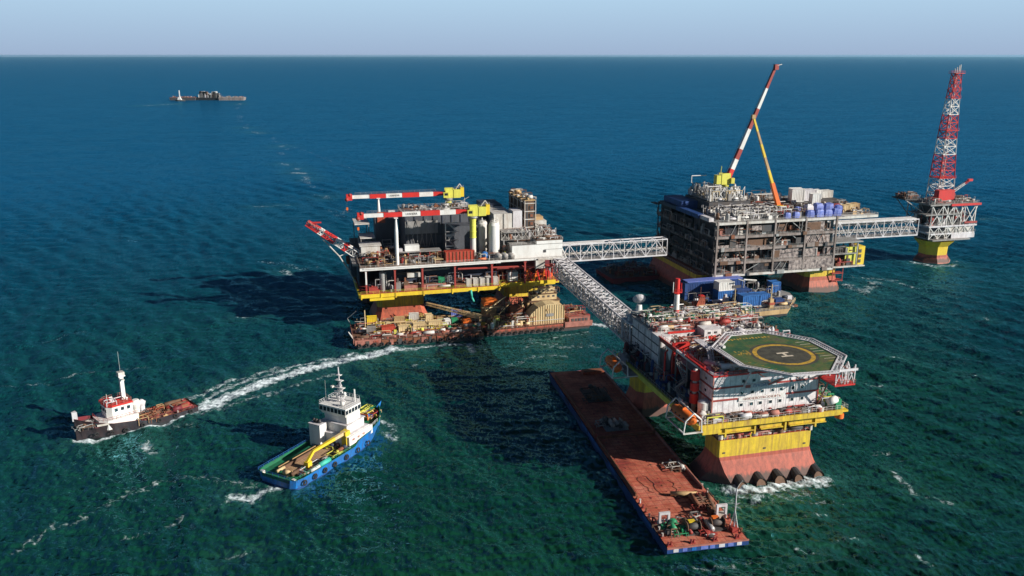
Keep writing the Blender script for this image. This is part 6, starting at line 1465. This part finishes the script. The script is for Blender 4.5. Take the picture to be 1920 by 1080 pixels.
# ---- blue cabin barge in front of the sheeted platform --------------------
cbg = empty('cabin_barge', P2w(-16, -32, 0), A0 + R(2), 'barge carrying bright blue cabins, moored before the sheeted platform', 'barge')
b = MB(); b.loft([[(0, 1, -1.2), (36, 1, -1.2), (41, 8, -1.2), (47, 22, -1.2), (47, 31, -1.2), (0, 31, -1.2)], [(0, 0, 1.2), (36, 0, 1.2), (44, 9, 1.2), (50, 22, 1.2), (49, 33, 1.2), (0, 33, 1.2)], [(0, 0, 2.8), (37, 0, 3.4), (47, 10, 3.8), (52, 22, 3.4), (50, 33, 3.2), (0, 33, 2.8)]], ['dark', 'sand'], mcap='grey')
b.box(0, 22, -.3, -.02, 1, 2.8, 'dark'); b.build('hull', cbg)
b = MB(); b.rail([(22, .1, 3.2), (37, .1, 3.4), (46.6, 10, 3.8)], 'cream', 1.1, 1.6, .06)
b.build('railing', cbg)
tyres(cbg, [(2 + k * 2.4, -.6, 1.4) for k in range(9)], .6, .26)
def CGw(x, y, z):
    c, s_ = math.cos(A0 + R(2)), math.sin(A0 + R(2)); o = P2w(-16, -32, 0); return (o[0] + x * c - y * s_, o[1] + x * s_ + y * c, z)
for (x, y_, dx, dy, dz, z, m, lb) in ((21, 7, 8.8, 5, 6.4, 3, 'cabin_blue', 'brightest blue two storey cabin in the middle of the cabin barge'), (16, 20, 8.0, 5, 5.4, 3, 'cabin_blue', 'blue cabin directly under the white one'), (16, 20, 7.6, 4.8, 4.0, 8.42, 'white', 'white cabin stacked on a blue one, with one dark window'),
        (15, 28.5, 30, 5.4, 8.0, 3, 'dark_blue', 'long dark blue cabin along the back edge of the barge'), (46.5, 27, 4.6, 4, 5, 3.2, 'cabin_blue', 'blue cabin at the right end, farthest from the white one'), (30, 13, 8, 4.4, 4.2, 3.2, 'cabin_blue', 'lower blue cabin right behind the brightest one'), (24.5, 19, 7, 5, 5.6, 3, 'dark_blue', 'dark blue cabin right of the white one'), (36.5, 8, 4.4, 3, 2.4, 3.4, 'dark_blue', 'low blue box near the tan post on the bow')):
    container('site_cabin', CGw(x, y_, z), A0 + R(2), (dx, dy, dz), m, lb, 'blue cabins on the barge before the sheeted platform', 'cabin')
for x, y_ in ((10.5, 1.5), (29.5, 3.2)):
    b = MB(); b.box(x - .9, x + .9, y_ - .9, y_ + .9, 3, 7.6, 'sand'); b.box(x - 1.3, x + 1.3, y_ - 1.2, y_ + 1.2, 5.0, 6.0, 'hull_orange'); b.tube((x, y_, 7.6), (x, y_, 14), .25, 'cream', 6); b.build('spud_post', cbg)
b = MB(); b.greeble(1, 42, .6, 9, 3.1, 90, 2, ['brown', 'offwhite', 'navy', 'rust', 'grey', 'cream'], 150, .35); b.greeble(0, 46, 10, 31, 3.1, 110, 5, ['navy', 'dark', 'dark_blue', 'grey', 'lilac_white'], 151, .4); b.box(1, 29, 26, 31, 11.05, 11.4, 'tarp_blue'); b.box(19, 23, 17.4, 17.49, 9.3, 10.6, 'dark')
b.path([(26, 20, 3), (26, 20, 11.5), (21, 17, 13.5)], .3, 'steel'); b.path([(31, 18, 12), (22, 14, 14)], .3, 'offwhite'); b.build('deck_gear', cbg)
# orange gear standing left of the blue cabins
e = empty('buoy_frame', P2w(-17.5, -24, 0), A0, 'orange red steel frame standing left of the blue cabins', 'frame')
b = MB(); b.box(-6, 2, -4, 6, -1, 2.4, 'maroon'); b.build('pontoon', e)
b = MB(); b.truss_face((-4.5, -1, 2.4), (.5, -1, 2.4), (-1.5, -1, 10), (.5, -1, 10), 3, .3, 'hull_orange'); b.box(-3.5, .5, 0, 3, 2.4, 7, 'hull_orange'); b.box(-1, 1, 0, 2, 7, 10, 'red'); b.tube((-1, 0, 10), (-1, 0, 14), .12, 'rust'); b.build('frame', e)

# ---- dark barge in the shadow left of the sheeted platform ----------------
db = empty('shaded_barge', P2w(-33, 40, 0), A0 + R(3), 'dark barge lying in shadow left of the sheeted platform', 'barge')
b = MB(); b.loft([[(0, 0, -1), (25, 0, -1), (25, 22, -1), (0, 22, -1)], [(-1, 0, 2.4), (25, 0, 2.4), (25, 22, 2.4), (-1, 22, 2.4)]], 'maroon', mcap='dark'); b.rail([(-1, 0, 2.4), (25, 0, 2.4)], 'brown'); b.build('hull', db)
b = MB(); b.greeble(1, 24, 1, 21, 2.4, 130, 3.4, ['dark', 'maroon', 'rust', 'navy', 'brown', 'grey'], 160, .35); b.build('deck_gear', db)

# ---- distant tow: three barges and a tug ----------------------------------
def farbarge(name, x, y, L, W_, z, side, dk, lb, seed, h, pal, n, rz=0.0):
    e = empty(name, (x, y, 0), rz, lb, 'barge', 'distant barges in tow')
    b = MB(); b.loft([[(0, 0, -1), (L, 0, -1), (L, W_, -1), (0, W_, -1)], [(-2, 0, z), (L + 2, 0, z), (L + 2, W_, z), (-2, W_, z)]], side, mcap=dk); b.build('hull', e)
    b = MB(); b.greeble(2, L - 3, 1, W_ - 2, z, n, h, pal, seed, .2)
    b.build('deck_cargo', e); return e
farbarge('distant_barge', -858, 2190, 62, 22, 7, 'dark', 'rust_pink', 'leftmost dark barge of the distant tow near the horizon', 170, 4, ['rust_pink', 'brown', 'offwhite'], 60)
farbarge('distant_barge', -794, 2196, 58, 24, 6.5, 'black', 'dark', 'middle barge of the distant tow, piled high', 171, 12, ['white', 'offwhite', 'dark', 'brown', 'lilac_white', 'grey'], 150)
farbarge('distant_barge', -734, 2188, 60, 20, 7.5, 'girder', 'offwhite', 'rightmost pale barge of the distant tow near the horizon', 172, 3, ['offwhite', 'rust_pink', 'brown'], 50)
b = MB()
g = random.Random(3)
for k in range(26):
    x = g.uniform(-792, -742); b.box(x, x + g.uniform(3, 8), 2200, 2200 + g.uniform(3, 8), 6.4, g.uniform(11, 22), g.choice(['offwhite', 'dark', 'brown', 'grey', 'white', 'lilac_white']))
b.build('cargo_heap'); bpy.data.objects['cargo_heap']['label'] = 'heap of pale machinery on the middle barge of the distant tow'; bpy.data.objects['cargo_heap']['category'] = 'machinery'
e = empty('tugboat', (-818, 2150, 0), R(180), 'small white masted tug beside the leftmost barge of the distant tow', 'boat')
b = MB(); hull(b, [(-12, 3.5, 3, 2, 3), (-8, 4, 3.6, 2, 3), (4, 4, 3.5, 2.4, 3.4), (10, 2, 1, 3, 4.6), (12, .3, .2, 3.2, 5)], .3, 'dark', 'brown', 'white'); b.build('hull', e)
b = MB(); b.box(-4, 5, -2.6, 2.6, 2.4, 6.5, 'white'); b.box(-2, 4, -2.2, 2.2, 6.5, 9.5, 'white'); b.build('wheelhouse', e)
b = MB(); b.box(-.9, .9, -.9, .9, 9.5, 26, 'white'); b.build('mast', e)

# ------------------------------------------------------------------ sea air
b = MB(); b.box(-66000, 66000, -66000, 66000, -2.5, 112, 'white')
hz_ = b.build('haze'); tag(hz_, kind='stuff')
hm = bpy.data.materials.new('sea_haze'); hm.use_nodes = True; hm.node_tree.nodes.clear()
pv = hm.node_tree.nodes.new('ShaderNodeVolumePrincipled'); pv.inputs['Density'].default_value = 1.9e-5; pv.inputs['Color'].default_value = (0.38, 0.74, 1.0, 1); pv.inputs['Anisotropy'].default_value = 0.2
ho = hm.node_tree.nodes.new('ShaderNodeOutputMaterial'); hm.node_tree.links.new(pv.outputs[0], ho.inputs['Volume'])
hz_.data.materials.clear(); hz_.data.materials.append(hm)
